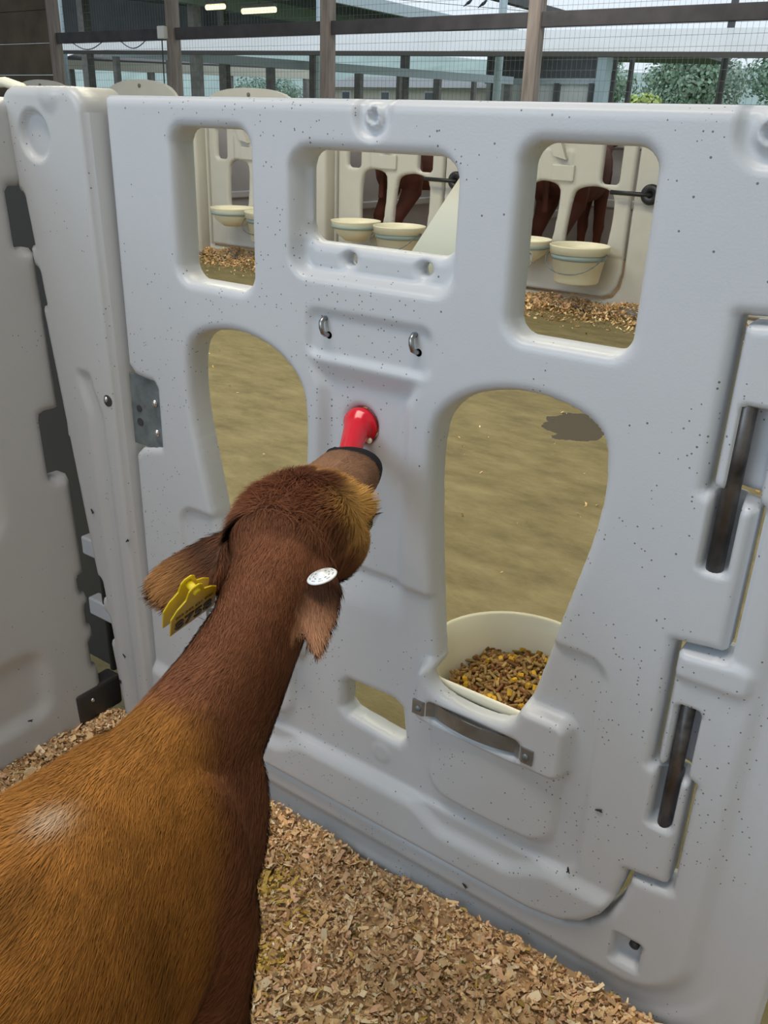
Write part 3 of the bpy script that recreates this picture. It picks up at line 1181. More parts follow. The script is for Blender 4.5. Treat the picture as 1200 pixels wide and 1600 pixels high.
EARN = {-1: (.42, -.42, .80), 1: (.30, -.55, .75)}
EARL = ((-.580, .592, .690), (-.628, .498, .648))
EARR = ((-.490, .588, .698), (-.428, .520, .648))
ear(*EARL, .066, (.42, -.42, .80), ((-.15, .40, 1.9), (.0, .55, 1.7), (.15, .78, 1.4), (.35, .98, 1.0), (.6, 1.06, .9), (.8, .98, .8), (.93, .72, .75), (1.0, .35, .6)))
ear(*EARR, .056, (.30, -.55, .75), ((-.15, .40, 1.9), (.0, .60, 1.7), (.15, .85, 1.4), (.35, 1.0, 1.0), (.55, .86, .9), (.75, .58, .8), (.92, .30, .75), (1.0, .10, .6)))
bm = CALF.bm
bmesh.ops.recalc_face_normals(bm, faces=bm.faces[:])
tmp = bpy.data.meshes.new('calf_tmp')
bm.to_mesh(tmp); bm.free()
to = bpy.data.objects.new('calf_tmp', tmp)
C.objects.link(to)
md = to.modifiers.new('fuse', 'REMESH'); md.mode = 'VOXEL'; md.voxel_size = .0042
ms = to.modifiers.new('soften', 'SMOOTH'); ms.factor = .5; ms.iterations = 9
dg = bpy.context.evaluated_depsgraph_get()
calf_me = bpy.data.meshes.new_from_object(to.evaluated_get(dg))
bpy.data.objects.remove(to)
calf_me.name = 'calf_body'


HC = np.array([-.551, .648, .692])


def calf_colour(p, rnd=None):
    """the coat's own colours by region"""
    n = len(p)
    x, y, z = p[:, 0], p[:, 1], p[:, 2]
    gold = np.array([.355, .150, .035]); rust = np.array([.195, .076, .038]); dark = np.array([.120, .038, .018])
    tan = np.array([.68, .36, .105]); muz = np.array([.235, .125, .075]); pale = np.array([.62, .40, .22])
    nz = vnoise(p, 14, 5); nz2 = vnoise(p, 45, 6)
    c = np.tile(gold, (n, 1))
    # along the head-neck axis
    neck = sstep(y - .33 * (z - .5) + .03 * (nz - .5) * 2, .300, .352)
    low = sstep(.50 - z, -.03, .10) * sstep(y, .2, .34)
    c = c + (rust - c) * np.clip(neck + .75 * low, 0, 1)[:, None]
    # head
    hx = (p - HC) @ np.array(HS)
    hy = (p - HC) @ np.array(HF)
    crown = sstep(hy, -.075, -.045) * (1 - sstep(hy, .005 + .02 * (nz2 - .5), .034)) * (1 - sstep(np.abs(hx + .006), .030, .046)) * sstep(z, .70, .725)
    head = sstep(hy, -.01, .02) * sstep(z, .60, .66)
    c = c + (tan * .70 - c) * (head * (1 - sstep(hy, .055, .085)))[:, None]
    brow = np.exp(-((hy - .014) / .030) ** 2 - ((np.abs(hx) - .051) / .015) ** 2) * sstep(z, .67, .70)
    c = c + (dark * 1.15 - c) * crown[:, None]
    c = c + (tan - c) * np.clip(brow * 1.15, 0, 1)[:, None]
    c = c + (muz - c) * sstep(hy, .055, .088)[:, None]
    lip = sstep(hy, .139, .146)
    c = c + (np.array([.014, .012, .013]) - c) * lip[:, None]
    # ears
    ne = near_ear(p)
    for (b, t), sg in ((EARL, -1), (EARR, 1)):
        b = np.array(b); t = np.array(t); d = t - b; L = np.linalg.norm(d); d = d / L
        s_ = (p - b) @ d / L
        r_ = np.linalg.norm((p - b) - np.outer((p - b) @ d, d), axis=1)
        far = np.abs((p - np.array([-.551, .62, .69])) @ np.array(HS))
        en = np.array(EARN[sg]); en = en - d * (en @ d); en /= np.linalg.norm(en)
        m = (r_ < .042) * sstep(s_, .05, .30) * (s_ < 1.2) * (far > .056) * ne
        e = np.array([.10, .045, .028]) * (1 - sstep(s_, .35, .75))[:, None] + (np.array([.36, .17, .065]) if sg < 0 else np.array([.46, .23, .13])) * sstep(s_, .35, .75)[:, None]
        edge = sstep(s_ + r_ * 14 * .5, .98, 1.25)
        e = e + (pale - e) * edge[:, None]
        c = c * (1 - m)[:, None] + e * m[:, None]
    # pale whorl on the spine, small dark smudges on the ribs
    wh = np.exp(-(((x + .430) / .011) ** 2 + ((y - .245) / .014) ** 2)) * (z > .62)
    c = c + (np.array([.55, .38, .25]) - c) * np.clip(wh, 0, 1)[:, None]
    sp = np.exp(-((x + .400 + .10 * (y - .2)) / .014) ** 2) * (1 - sstep(y, .205, .235)) * (z > .6)  # dark band painted for the shading and hair parting beside the spine
    c = c * (1 - .38 * sp)[:, None]
    sm = np.exp(-(((x + .335) / .030) ** 2 + ((y - .262) / .020) ** 2)) * (z > .5) + .8 * np.exp(-(((x + .36) / .05) ** 2 + ((y - .10) / .03) ** 2)) * (z > .5)
    c = c * (1 - .45 * np.clip(sm, 0, 1))[:, None]
    c = c * (.86 + .28 * nz)[:, None] * (.90 + .2 * nz2)[:, None]
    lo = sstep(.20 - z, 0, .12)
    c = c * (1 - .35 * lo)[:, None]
    return np.clip(c, 0, 1)


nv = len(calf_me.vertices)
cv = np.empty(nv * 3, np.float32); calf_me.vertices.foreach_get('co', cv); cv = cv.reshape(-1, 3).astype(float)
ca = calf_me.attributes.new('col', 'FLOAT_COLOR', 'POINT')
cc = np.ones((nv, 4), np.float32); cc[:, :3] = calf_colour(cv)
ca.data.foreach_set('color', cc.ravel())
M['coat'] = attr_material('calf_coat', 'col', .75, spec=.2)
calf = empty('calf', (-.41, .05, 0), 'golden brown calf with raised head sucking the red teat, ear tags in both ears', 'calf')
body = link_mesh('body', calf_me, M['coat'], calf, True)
body.data.materials.clear(); body.data.materials.append(M['coat'])


# short coat: flat tapered hairs lying along the flow of the hair
def make_coat(n):
    me = calf_me
    me.calc_loop_triangles()
    nt = len(me.loop_triangles)
    tv = np.empty(nt * 3, np.int32); me.loop_triangles.foreach_get('vertices', tv); tv = tv.reshape(-1, 3)
    vn = np.empty(nv * 3, np.float32); me.vertices.foreach_get('normal', vn); vn = vn.reshape(-1, 3).astype(float)
    A, B, D = cv[tv[:, 0]], cv[tv[:, 1]], cv[tv[:, 2]]
    ar = np.linalg.norm(np.cross(B - A, D - A), axis=1) * .5
    cen = (A + B + D) / 3
    w = ar * (1 + 1.5 * (cen[:, 1] > .15) * (cen[:, 2] > .3)) * np.where(cen[:, 1] < .05, .25, 1) * np.where(cen[:, 2] < .25, .3, 1)
    w = w * (1 + .8 * (cen[:, 1] > .5))
    hyc = (cen - HC) @ np.array(HF)
    w = w * (hyc < .142)
    pick = rng.choice(nt, n, p=w / w.sum())
    r1 = np.sqrt(rng.random(n)); r2 = rng.random(n)
    wa, wb, wc = 1 - r1, r1 * (1 - r2), r1 * r2
    P = A[pick] * wa[:, None] + B[pick] * wb[:, None] + D[pick] * wc[:, None]
    N = vn[tv[pick, 0]] * wa[:, None] + vn[tv[pick, 1]] * wb[:, None] + vn[tv[pick, 2]] * wc[:, None]
    N /= np.linalg.norm(N, axis=1)[:, None]
    hy = (P - HC) @ np.array(HF)
    hx = (P - HC) @ np.array(HS)
    # flow: backwards along the trunk and down, forwards down the face
    F = np.tile(np.array([.04, -.85, -.35]), (n, 1))
    nk = sstep(P[:, 1], .36, .46)
    F = F + (np.array([.45, -.75, -.25]) * np.array([1, 1, 1]) - F) * nk[:, None]
    F[:, 0] += np.tanh((P[:, 0] + .425 + .12 * P[:, 1]) / .06) * .28 * (1 - nk)
    face = sstep(hy, -.02, .03)
    F = F + (np.array(HF) * 1.0 + np.sign(hx)[:, None] * np.array(HS) * .4 - F) * face[:, None]
    for (b, t) in (EARL, EARR):
        b = np.array(b); t = np.array(t); d = t - b; L = np.linalg.norm(d)
        s_ = (P - b) @ d / L ** 2
        r_ = np.linalg.norm((P - b) - np.outer((P - b) @ d / L ** 2, d), axis=1)
        far = np.abs((P - np.array([-.551, .62, .69])) @ np.array(HS))
        m = (r_ < .042) & (s_ > .05) & (s_ < 1.1) & (far > .058)
        F[m] = d / L
    sw = np.stack([vnoise(P, 16, 11), vnoise(P, 16, 12), vnoise(P, 16, 13)], 1) - .5
    crown = (hy > -.07) & (hy < .03) & (P[:, 2] > .70) & (np.abs(hx) < .06)
    F = F + sw * np.where(crown, 3.2, .75)[:, None] + rng.normal(0, .13, (n, 3))
    F = F - N * np.sum(F * N, 1)[:, None]
    F /= np.linalg.norm(F, axis=1)[:, None] + 1e-9
    L = rng.uniform(.007, .013, n)
    L = np.where(crown, rng.uniform(.012, .024, n), L)
    L = np.where(hy > .06, rng.uniform(.002, .005, n), L)
    earm = np.zeros(n, bool)
    for (b, t) in (EARL, EARR):
        b = np.array(b); t = np.array(t); d = t - b; Ln = np.linalg.norm(d)
        s_ = (P - b) @ d / Ln ** 2
        r_ = np.linalg.norm((P - b) - np.outer((P - b) @ d / Ln ** 2, d), axis=1)
        earm |= (s_ > .2) & (r_ < .045) & (s_ < 1.2) & (np.abs(hx) > .06)
    L = np.where(earm, rng.uniform(.008, .018, n), L)
    lift = np.where(crown, .50, .17) + rng.normal(0, .06, n)
    wd = rng.uniform(.00024, .00045, n)
    S = np.cross(F, N)
    S /= np.linalg.norm(S, axis=1)[:, None] + 1e-9
    p0 = P - N * .0005
    p1 = P + (F * .55 + N * lift[:, None] * .55) * L[:, None]
    p2 = P + (F * 1.0 + N * lift[:, None] * .70) * L[:, None]
    V = np.stack([p0 - S * wd[:, None], p0 + S * wd[:, None], p1 + S * wd[:, None] * .8, p1 - S * wd[:, None] * .8, p2 + S * wd[:, None] * .15, p2 - S * wd[:, None] * .15], 1).reshape(-1, 3)
    b = (np.arange(n) * 6)[:, None, None]
    Fc = (b + np.array([[0, 1, 2, 3], [3, 2, 4, 5]])[None]).reshape(-1, 4)
    me2 = fast_mesh('coat', V, Fc)
    clump = vnoise(P, 130, 21)
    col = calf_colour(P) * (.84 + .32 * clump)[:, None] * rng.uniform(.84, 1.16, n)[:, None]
    a = me2.attributes.new('col', 'FLOAT_COLOR', 'POINT')
    k = np.ones((n, 6, 4), np.float32)
    k[:, :, :3] = np.clip(col, 0, 1)[:, None, :]
    k[:, 4:, :3] = np.clip(col * 1.25, 0, 1)[:, None, :]
    a.data.foreach_set('color', k.ravel())
    a = me2.attributes.new('skin_normal', 'FLOAT_VECTOR', 'POINT')
    NN = N + F * .12 + rng.normal(0, .13, (n, 3))
    NN /= np.linalg.norm(NN, axis=1)[:, None]
    a.data.foreach_set('vector', np.repeat(NN.astype(np.float32), 6, 0).ravel())
    return me2


M['hair'] = attr_material('calf_hair', 'col', .8, 'skin_normal', spec=.12)
coat = link_mesh('coat', make_coat(250000), M['hair'], calf)
tag(coat, kind='stuff')
# eyes, lids and lashes
for sgn in (1, -1):
    ec = Vector((-.561, .659, .681)) + DH + HS * (.0525 * sgn)
    e = MB().sphere(ec, .0125, 18, 12).build('eye', M['eye'], calf, True)
    fan = MB()
    for k in range(16):
        t = (k - 7.5) / 7.5
        r0 = ec + HF * (.012 * t) + HU * (.008 - .004 * t * t) + HS * (.008 * sgn)
        r1 = r0 + HS * (.012 * sgn) + HU * (.004) + HF * (.004 * t)
        fan.tube([r0, r0.lerp(r1, .6) + HU * .001, r1], [.00045, .0004, .00015], 4)
    fan.build('eyelashes', M['lip'], e)
    lid = []
    for k in range(13):
        a = math.pi * (k / 12)
        lid.append(ec + HF * (.0135 * math.cos(a)) + HU * (.0105 * math.sin(a)) + HS * (.0065 * sgn))
    MB().tube(lid, .0026, 8).build('eyelid', M['lip'], e, True)
# hooves
for sgn in (-1, 1):
    for x, y in ((-.464 + .048 * sgn, .382), (-.415 + .068 * sgn, -.190)):
        h = MB()
        for q in (-1, 1):
            h.rings([loft_ring((x + q * .0125, y + .010 * (1 - t), .002 + .046 * t), (0, 0, 1), .0125 - .002 * t, .026 - .008 * t, .022 - .004 * t, 14, side=Vector((1, 0, 0))) for t in (0, .25, .6, 1)])
        h.build('hoof', M['hoof'], calf, True)
# lips closed round the teat and nostrils
for sgn in (-1, 1):
    nz_ = Vector((-.6045, .812, .710)) + HS * (.021 * sgn)
    MB().sphere(nz_, .0062, 10, 8, (1, .6, 1.1)).build('nostril', M['lip'], calf, True)

# ------------------------------------------------------------------ ear tags


def text_mesh(name, body, size, mat, matrix, parent, extrude=.0002):
    cu = bpy.data.curves.new(name, 'FONT')
    cu.body = body
    cu.size = size
    cu.extrude = extrude
    cu.offset = size * .018
    cu.align_x = 'CENTER'
    cu.resolution_u = 3
    ob = bpy.data.objects.new('tmp_text', cu)
    C.objects.link(ob)
    me = bpy.data.meshes.new_from_object(ob.evaluated_get(bpy.context.evaluated_depsgraph_get()))
    bpy.data.objects.remove(ob)
    bpy.data.curves.remove(cu)
    me.transform(matrix)
    me.name = name
    return link_mesh(name, me, mat, parent)


def ident(o, ux, uy):
    ux = Vector(ux).normalized(); uy = Vector(uy); uy = (uy - ux * uy.dot(ux)).normalized()
    uz = ux.cross(uy)
    m = Matrix.Identity(4)
    for i in range(3):
        m[i][0], m[i][1], m[i][2], m[i][3] = ux[i], uy[i], uz[i], o[i]
    return m


TAGM = ident((-.537, .474, .690), (.136, .954, .262), (.453, -.296, .84))
tagt = empty('ear_tag', (-.537, .474, .690), 'yellow two-piece plastic ear tag numbered 8758 in the left ear of the calf', 'ear tag')
shape = [(-.027, -.050), (.027, -.050), (.027, -.012), (.020, -.004), (.010, .002), (.008, .014), (.004, .018), (-.004, .018), (-.008, .014), (-.010, .002), (-.020, -.006), (-.027, -.018)]


def tag_plate(name, z, th):
    mb = MB()
    mb.prism(shape, (0, 0, z), (1, 0, 0), (0, 1, 0), th)
    bmesh.ops.bevel(mb.bm, geom=mb.bm.edges[:], offset=.0006, segments=1, affect='EDGES')
    bmesh.ops.transform(mb.bm, matrix=TAGM, verts=mb.bm.verts[:])
    return mb.build(name, M['yellow'], tagt)


tag_plate('front_plate', 0, .0018)
tag_plate('rear_plate', -.011, .0018)
mb = MB().lathe([(.004, -.011), (.004, .004), (.003, .005)], (0, .010, 0), (0, 0, 1), 12)
bmesh.ops.transform(mb.bm, matrix=TAGM, verts=mb.bm.verts[:])
mb.build('stud', M['yellow'], tagt, True)
text_mesh('number', '8758', .0225, M['ink'], TAGM @ Matrix.Translation((0, -.044, .0022)), tagt, .0003)
text_mesh('small_number', '003 242 621 600', .0064, M['grey_ink'], TAGM @ Matrix.Translation((0, -.022, .0021)), tagt, .0001)

_bn = Vector((-.25, -.17, .95)).normalized()
BTM = ident((-.455, .560, .700), _bn.orthogonal(), _bn.cross(_bn.orthogonal()))
btn = empty('ear_button', (-.455, .560, .700), 'round white plastic ear button with grey print in the right ear of the calf', 'ear tag')
mb = MB().lathe([(.0005, .0055), (.003, .005), (.0045, .0025), (.0140, .0018), (.0150, .0008), (.0145, 0), (.0005, -.0002)], (0, 0, 0), (0, 0, 1), 32)
bmesh.ops.transform(mb.bm, matrix=BTM, verts=mb.bm.verts[:])
mb.build('button_disc', M['white_tag'], btn, True)
mb = MB()
for k in range(9):
    a = 2 * math.pi * k / 9
    for r, w in ((.0115, .0026), (.0078, .0012)):
        c, s = math.cos(a + r * 30), math.sin(a + r * 30)
        for q in (-.6, 0, .6):
            o = Vector((c * r - s * w * q * 1.0, s * r + c * w * q * 1.0, .0026 if r < .009 else .00235))
            mb.box(o - Vector((.0004, .0004, .0002)), o + Vector((.0005, .0005, .0001)))
bmesh.ops.transform(mb.bm, matrix=BTM, verts=mb.bm.verts[:])
mb.build('print_marks', M['grey_ink2'], btn)

# ------------------------------------------------------------------ flies


def make_fly(loc, nrm, yaw, label):
    n = Vector(nrm).normalized()
    q = n.to_track_quat('Z', 'Y').to_matrix().to_4x4()
    m = Matrix.Translation(Vector(loc) + n * .0012) @ q @ Matrix.Rotation(yaw, 4, 'Z')
    t = empty('fly', loc, label, 'fly', 'flies resting on the white panels')
    mb = MB().sphere((0, 0, .0006), .0016, 10, 6, (1, 1.5, .9)).sphere((0, .0028, .0006), .0011, 8, 6).sphere((0, -.0028, .0003), .0017, 10, 6, (.95, 1.5, .8))
    bmesh.ops.transform(mb.bm, matrix=m, verts=mb.bm.verts[:])
    mb.build('fly_body', M['fly'], t, True)
    for s in (-1, 1):
        mb = MB().raw([(0, 0, .0016), (.0022 * s, -.0035, .0012), (.0026 * s, -.0062, .0010), (.0008 * s, -.0060, .0012), (0, 0, .0019), (.0022 * s, -.0035, .0015), (.0026 * s, -.0062, .0013), (.0008 * s, -.0060, .0015)],
                      [(0, 1, 2, 3), (4, 5, 6, 7), (0, 1, 5, 4), (1, 2, 6, 5), (2, 3, 7, 6), (3, 0, 4, 7)])
        bmesh.ops.transform(mb.bm, matrix=m, verts=mb.bm.verts[:])
        mb.build('wing', M['dark_gap'], t)


def py_post(v):
    return .850 + .024 * (1.1 - v) / 1.1


for x, z, w, lab in ((-1.232, .444, .6, 'highest black fly on the corner post, just below its ledge'), (-1.142, .411, 2.2, 'black fly on the right edge of the corner post level with the calf ear'),
                     (-1.193, .150, .9, 'black fly low on the corner post just above the calf back'), (-1.215, .080, .1, 'lowest black fly on the corner post beside the hinge gap')):
    make_fly((x, py_post(z), z), (0, -1, 0), w, lab)
make_fly((-1.264, .700, .066), (1, 0, .04), 1.2, 'black fly on the dark side panel near the bedding')
make_fly((-.280, .880 - .011 + .007, .178), (0, -1, 0), .2, 'black fly low on the gate right of the bucket bulge')
make_fly((-.255, .880, .293), (0, -1, 0), 1.9, 'black fly on the gate between the bucket opening and the lower hinge rod')
make_fly((-.434, .878, .046), (0, -1, 0), 1.0, 'black fly on the sill under the gate, close to the shavings')

# ------------------------------------------------------------------ opposite row of pens across the alley
YO = 5.62
far_holes = [[(-.26, .45), (-.25, .70), (-.22, .78), (-.12, .80), (-.03, .775), (-.005, .72), (-.03, .45), (-.05, .40), (-.24, .40)],
             [(.045, .42), (.075, .70), (.10, .76), (.22, .785), (.33, .765), (.375, .70), (.36, .42), (.33, .38), (.07, .38)]]


def far_gate_solid(u, v):
    s = -sd_poly(u, v, [(-.47, .095), (.36, .095), (.42, .12), (.455, .17), (.475, .26), (.475, 1.20), (-.47, 1.20)])
    for h in far_holes:
        s = np.minimum(s, sd_poly(u, v, chaikin(h, 2)))
    s = np.minimum(s, sd_box(u, v, .32, .92, .062, .125, .03))
    s = np.minimum(s, sd_box(u, v, -.32, .92, .062, .125, .03))
    return s


def far_frame_solid(u, v):
    s = -sd_box(u, v, 0, .58, .70, .62, .02)
    op = sd_poly(u, v, [(-.49, .075), (.37, .075), (.44, .10), (.48, .16), (.495, .25), (.495, 1.5), (-.49, 1.5)])
    return np.minimum(s, op)


def far_place_at(x0):
    return lambda u, v, w: np.stack([x0 + u, YO + w, v], 1)


def zero(u, v):
    return u * 0


def far_relief(u, v):
    h = .012 * ramp_in(sd_box(u, v, .1, .24, .40, .12, .04), .03)
    return h - .012 * ramp_in(sd_box(u, v, -.05, .89, .11, .10, .02), .02)


XA = -2.555
fg = empty('far_pen_gate', (XA, YO, .1), 'cream gate across the alley seen through the right window, with black latch', 'gate', 'gates of the opposite row')
moulded('gate_panel', far_gate_solid, far_relief, (-.50, .50, .07, 1.22), .012, .05, far_place_at(XA), M['plastic_far'], fg, fillet=.018)
MB().prism([(-.06, .95), (-.13, 1.10), (-.05, 1.10), (.03, .93)], (XA, YO - .05, 0), (1, 0, 0), (0, 0, 1), -.05).build('slanted_brace', M['plastic_far'], fg)
MB().box((XA - .08, YO - .02, .80), (XA + .08, YO + .005, .90), .008).build('brace_foot', M['plastic_far'], fg)
for x in (-.13, .10):
    MB().lathe([(.011, 0), (.011, .004)], (XA + x, YO + .012, .885), (0, -1, 0), 10).build('bolt', M['dark_gap'], fg)
lt = MB().tube([(XA + .62, YO - .050, .755), (XA + .52, YO - .055, .755), (XA + .36, YO - .055, .757)], .014, 10).build('latch', M['black'], fg, True)
MB().lathe([(.058, 0), (.062, .01), (.062, .03), (.050, .040), (.022, .040), (.020, .03)], (XA + .615, YO - .02, .757), (0, -1, 0), 20).build('latch_disc', M['black'], lt, True)

ff_ = empty('far_gate_frame', (XA, YO, 0), 'cream frame round the opposite gate seen through the right window', 'frame', 'frames of the opposite row')
moulded('frame_panel', far_frame_solid, zero, (-.72, .72, -.02, 1.27), .012, .055, far_place_at(XA), M['plastic_far'], ff_, fillet=.015)
MB().box((XA - .70, YO - .12, 0), (XA - .50, YO + .02, 1.20), .03, seg=3).build('pillar', M['plastic_far'], ff_, True)

bw = empty('far_feed_bowl', (XA - .145, YO - .19, .29), 'cream bowl with grey-green band, cut off at the left of the right window', 'bowl', 'round bowls of the opposite row')
MB().lathe([(.02, .290), (.08, .295), (.145, .345), (.178, .400), (.186, .432), (.189, .440), (.182, .440), (.172, .400), (.14, .352), (.08, .305), (.02, .302)], (XA - .145, YO - .19, 0), (0, 0, 1), 36).build('bowl_shell', M['cream'], bw, True)
MB().lathe([(.176, .385), (.1795, .386), (.1865, .408), (.183, .409)], (XA - .145, YO - .19, 0), (0, 0, 1), 36, False, False).build('band', M['band'], bw, True)
bk = empty('far_bucket', (XA + .265, YO - .21, .20), 'cream bucket with grey-green band hanging at the right of the right window view', 'bucket', 'pails of the opposite row')
bx, by = XA + .265, YO - .21
MB().lathe([(.02, .200), (.130, .203), (.142, .215), (.172, .385), (.186, .387), (.190, .430), (.194, .436), (.188, .440), (.180, .435), (.168, .385), (.136, .220), (.02, .215)], (bx, by, 0), (0, 0, 1), 40).build('bucket_shell', M['cream'], bk, True)
MB().lathe([(.171, .352), (.1725, .352), (.180, .384), (.176, .385)], (bx, by, 0), (0, 0, 1), 40, False, False).build('band', M['band'], bk, True)
MB().tube([(bx + .190 * math.cos(a), by - .190 * abs(math.sin(a)) ** .5 * 1.0 * (1 if True else 0), .395 - .120 * math.sin(-a) ** 1) for a in [-math.pi * k / 16 for k in range(17)]], .0045, 6).build('wire_handle', M['zinc'], bk, True)

names = [(-1, 'through the middle window', 'middle'), (-2, 'through the left window', 'left')]
for k, where, w in names:
    off = (1.4 * k, 0, 0)
    copy_tree(fg, off, 'cream gate across the alley seen ' + where)
    copy_tree(ff_, off, 'cream frame round the opposite gate seen ' + where)
    off2 = (1.4 * k + (.13 if k == -2 else 0), 0, 0)
    copy_tree(bw, off2, 'whole cream bowl with grey-green band seen through the %s window' % w)
    copy_tree(bk, off2, 'cream bucket with wire handle beside the bowl in the middle window view' if k == -1 else 'cream bucket in the row, behind the left window jamb')
for k, lab in ((-3, 'opposite gate whose arched top shows over the top left of the front gate'), (-4, 'opposite gate whose arched top shows over the corner post'), (1, 'opposite gate behind the right part of the front gate')):
    copy_tree(fg, (1.4 * k, 0, 0), lab)
    copy_tree(ff_, (1.4 * k, 0, 0), lab.replace('opposite gate', 'opposite frame'))
for x0, top, lab in ((-6.66, 1.395, 'arched cream board on the pen top left of the gate, a bolt in it'), (-8.09, 1.392, 'arched cream board showing over the corner post'), (-5.36, 1.335, 'low arched cream board just over the gate edge, left of the middle post')):
    t = empty('arched_board', (x0, YO, 1.2), lab, 'board', 'arched boards on the opposite pens')
    poly = [(-.47, 1.203)] + [(.47 * math.sin(a), 1.203 + (top - 1.203) * math.cos(a * .98) ** .8) for a in np.linspace(-math.pi / 2, math.pi / 2, 21)] + [(.47, 1.203)]
    mb = MB().prism(poly[::-1], (x0, YO + .05, 0), (1, 0, 0), (0, 0, 1), .05)
    bmesh.ops.bevel(mb.bm, geom=mb.bm.edges[:], offset=.006, segments=2, affect='EDGES')
    mb.build('board_sheet', M['plastic_far'], t)
    MB().lathe([(.016, 0), (.016, .006), (.008, .010)], (x0 + .02, YO - .001, top - .05), (0, -1, 0), 10).build('bolt', M['grey_edge'], t)

# pen interiors behind: dividers, back boards, bedding, calves
bd = MB().box((-9.2, 5.68, .0), (-.5, 7.75, .07)).build('far_bedding', material('far_shavings', (.50, .35, .18), .9, dark=(.28, .17, .08), scale=55, bump=.8, bscale=60))
tag(bd, 'shavings bedding inside the opposite row of pens', 'bedding', kind='stuff')
for k, lab in enumerate(('grey divider at the right end of the pen seen in the right window', 'grey divider between the pens seen in the right and the middle window',
                        'grey divider between the pens seen in the middle and the left window', 'grey divider at the left end of the pen seen in the left window')):
    x = -1.86 - 1.4 * k
    d = empty('far_pen_divider', (x, 6.7, .07), lab, 'panel', 'dividers of the opposite row')
    MB().box((x - .02, 5.70, .07), (x + .02, 7.68, 1.15), .012).build('divider_sheet', M['plastic_grey'], d)
    MB().box((x + .02, 5.75, .44), (x + .045, 7.66, .50), .01).build('rib', M['plastic_clean'], d)
    MB().box((x - .045, 5.75, .44), (x - .02, 7.66, .50), .01).build('rib', M['plastic_clean'], d)
for k, lab in enumerate(('grey ribbed back board behind the dark red calf in the right window', 'grey ribbed back board behind the dark red calf in the middle window', 'grey ribbed back board of the empty pen in the left window')):
    x = -2.555 - 1.4 * k
    d = empty('far_back_board', (x, 7.74, .07), lab, 'panel', 'back boards of the opposite row')
    MB().box((x - .69, 7.72, .07), (x + .69, 7.76, 1.15), .012).build('board_sheet', M['plastic_grey'], d)
    MB().box((x - .68, 7.69, .50), (x + .68, 7.72, .57), .01).build('rib', M['plastic_clean'], d)
    MB().box((x - .68, 7.69, .98), (x + .68, 7.72, 1.02), .01).build('rib', M['plastic_clean'], d)
M['dark_coat'] = material('dark_red_coat', (.115, .032, .018), .8, var=.25, scale=10)
for x, yy, ang, lab in ((-2.82, 6.35, -0.04, 'dark red calf seen in part through the openings in the right window view'), (-4.24, 6.35, -.08, 'dark red calf seen in part through the openings in the middle window view')):
    t = empty('far_calf', (x, yy, .07), lab, 'calf')
    b = bpy.data.objects.new('body', calf_me)
    C.objects.link(b)
    b.parent = t
    b.matrix_parent_inverse = Matrix.Translation((.41, .05, 0))
    b.material_slots[0].link = 'OBJECT'
    b.material_slots[0].material = M['dark_coat']
    t.scale = (1.45, 1.45, 1.45)
    t.rotation_euler = (0, 0, ang)

# ------------------------------------------------------------------ far side of the barn: posts, rail, netting, boarding
for x, lab in ((-11.62, 'weathered timber post where the brown boarding ends'), (-9.25, 'weathered timber post holding the small white box'), (-6.79, 'weathered timber post in the middle of the far barn side'),
               (-4.27, 'weathered timber post right of centre over the gate'), (-1.75, 'weathered timber post beyond the right edge')):
    p = empty('timber_post', (x, 8.42, 0), lab, 'post', 'timber posts of the far barn side')
    MB().box((x - .065, 8.36, 0), (x + .065, 8.48, 4.3), .006).build('post_shaft', M['wood_post'], p)
for a, b, lab in ((-11.56, -9.32, 'dark timber rail of the leftmost bay, wire loops below it'), (-9.18, -6.86, 'dark timber rail of the second bay from the left'), (-6.72, -4.34, 'dark timber rail over the middle of the gate'), (-4.20, -1.82, 'dark timber rail of the right bay, longest in view')):
    p = MB().box((a, 8.385, 1.985), (b, 8.435, 2.115), .006).build('timber_rail', M['wood_rail'])
    tag(p, lab, 'rail', 'timber rails between the posts')
bb = empty('switch_box', (-9.33, 8.34, 2.06), 'small white box on the post at the end of the left rail', 'box')
MB().box((-9.40, 8.29, 1.99), (-9.28, 8.362, 2.13), .01).build('box_shell', M['white_sheet'], bb)
MB().tube([(-9.36, 8.33, 2.0), (-9.365, 8.33, 1.6), (-9.37, 8.33, 1.2)], .008, 6).build('cable', M['dark_gap'], bb)
for xa, xb, lab in ((-11.2, -10.55, 'slack wire loop under the left rail, nearer the boarding'), (-10.2, -9.7, 'slack wire loop under the left rail, nearer the white box')):
    o = MB().tube([(xa + (xb - xa) * t, 8.37, 1.99 - .09 * math.sin(math.pi * t)) for t in np.linspace(0, 1, 9)], .006, 6).build('wire_loop', M['dark_gap'])
    tag(o, lab, 'wire', 'wire loops under the left rail')
wl = empty('wall_far', (-14, 8.45, 0), kind='structure')
for k in range(11):
    z = .0 + .4 * k
    MB().box((-19, 8.40 + .004 * (k % 2), z + .004), (-11.70, 8.45, z + .396), .004).build('board', M['brown_board'], wl)
vs, fs = [], []


def wire_bar(a, b, r):
    a = np.array(a); b = np.array(b)
    k = len(vs)
    d = (b - a) / np.linalg.norm(b - a)
    o = np.array([0, 1.0, 0]); s = np.cross(d, o)
    for p in (a, b):
        for an in (0, 2.1, 4.2):
            vs.append(tuple(p + (o * math.cos(an) + s * math.sin(an)) * r))
    for q in range(3):
        fs.append((k + q, k + (q + 1) % 3, k + 3 + (q + 1) % 3, k + 3 + q))


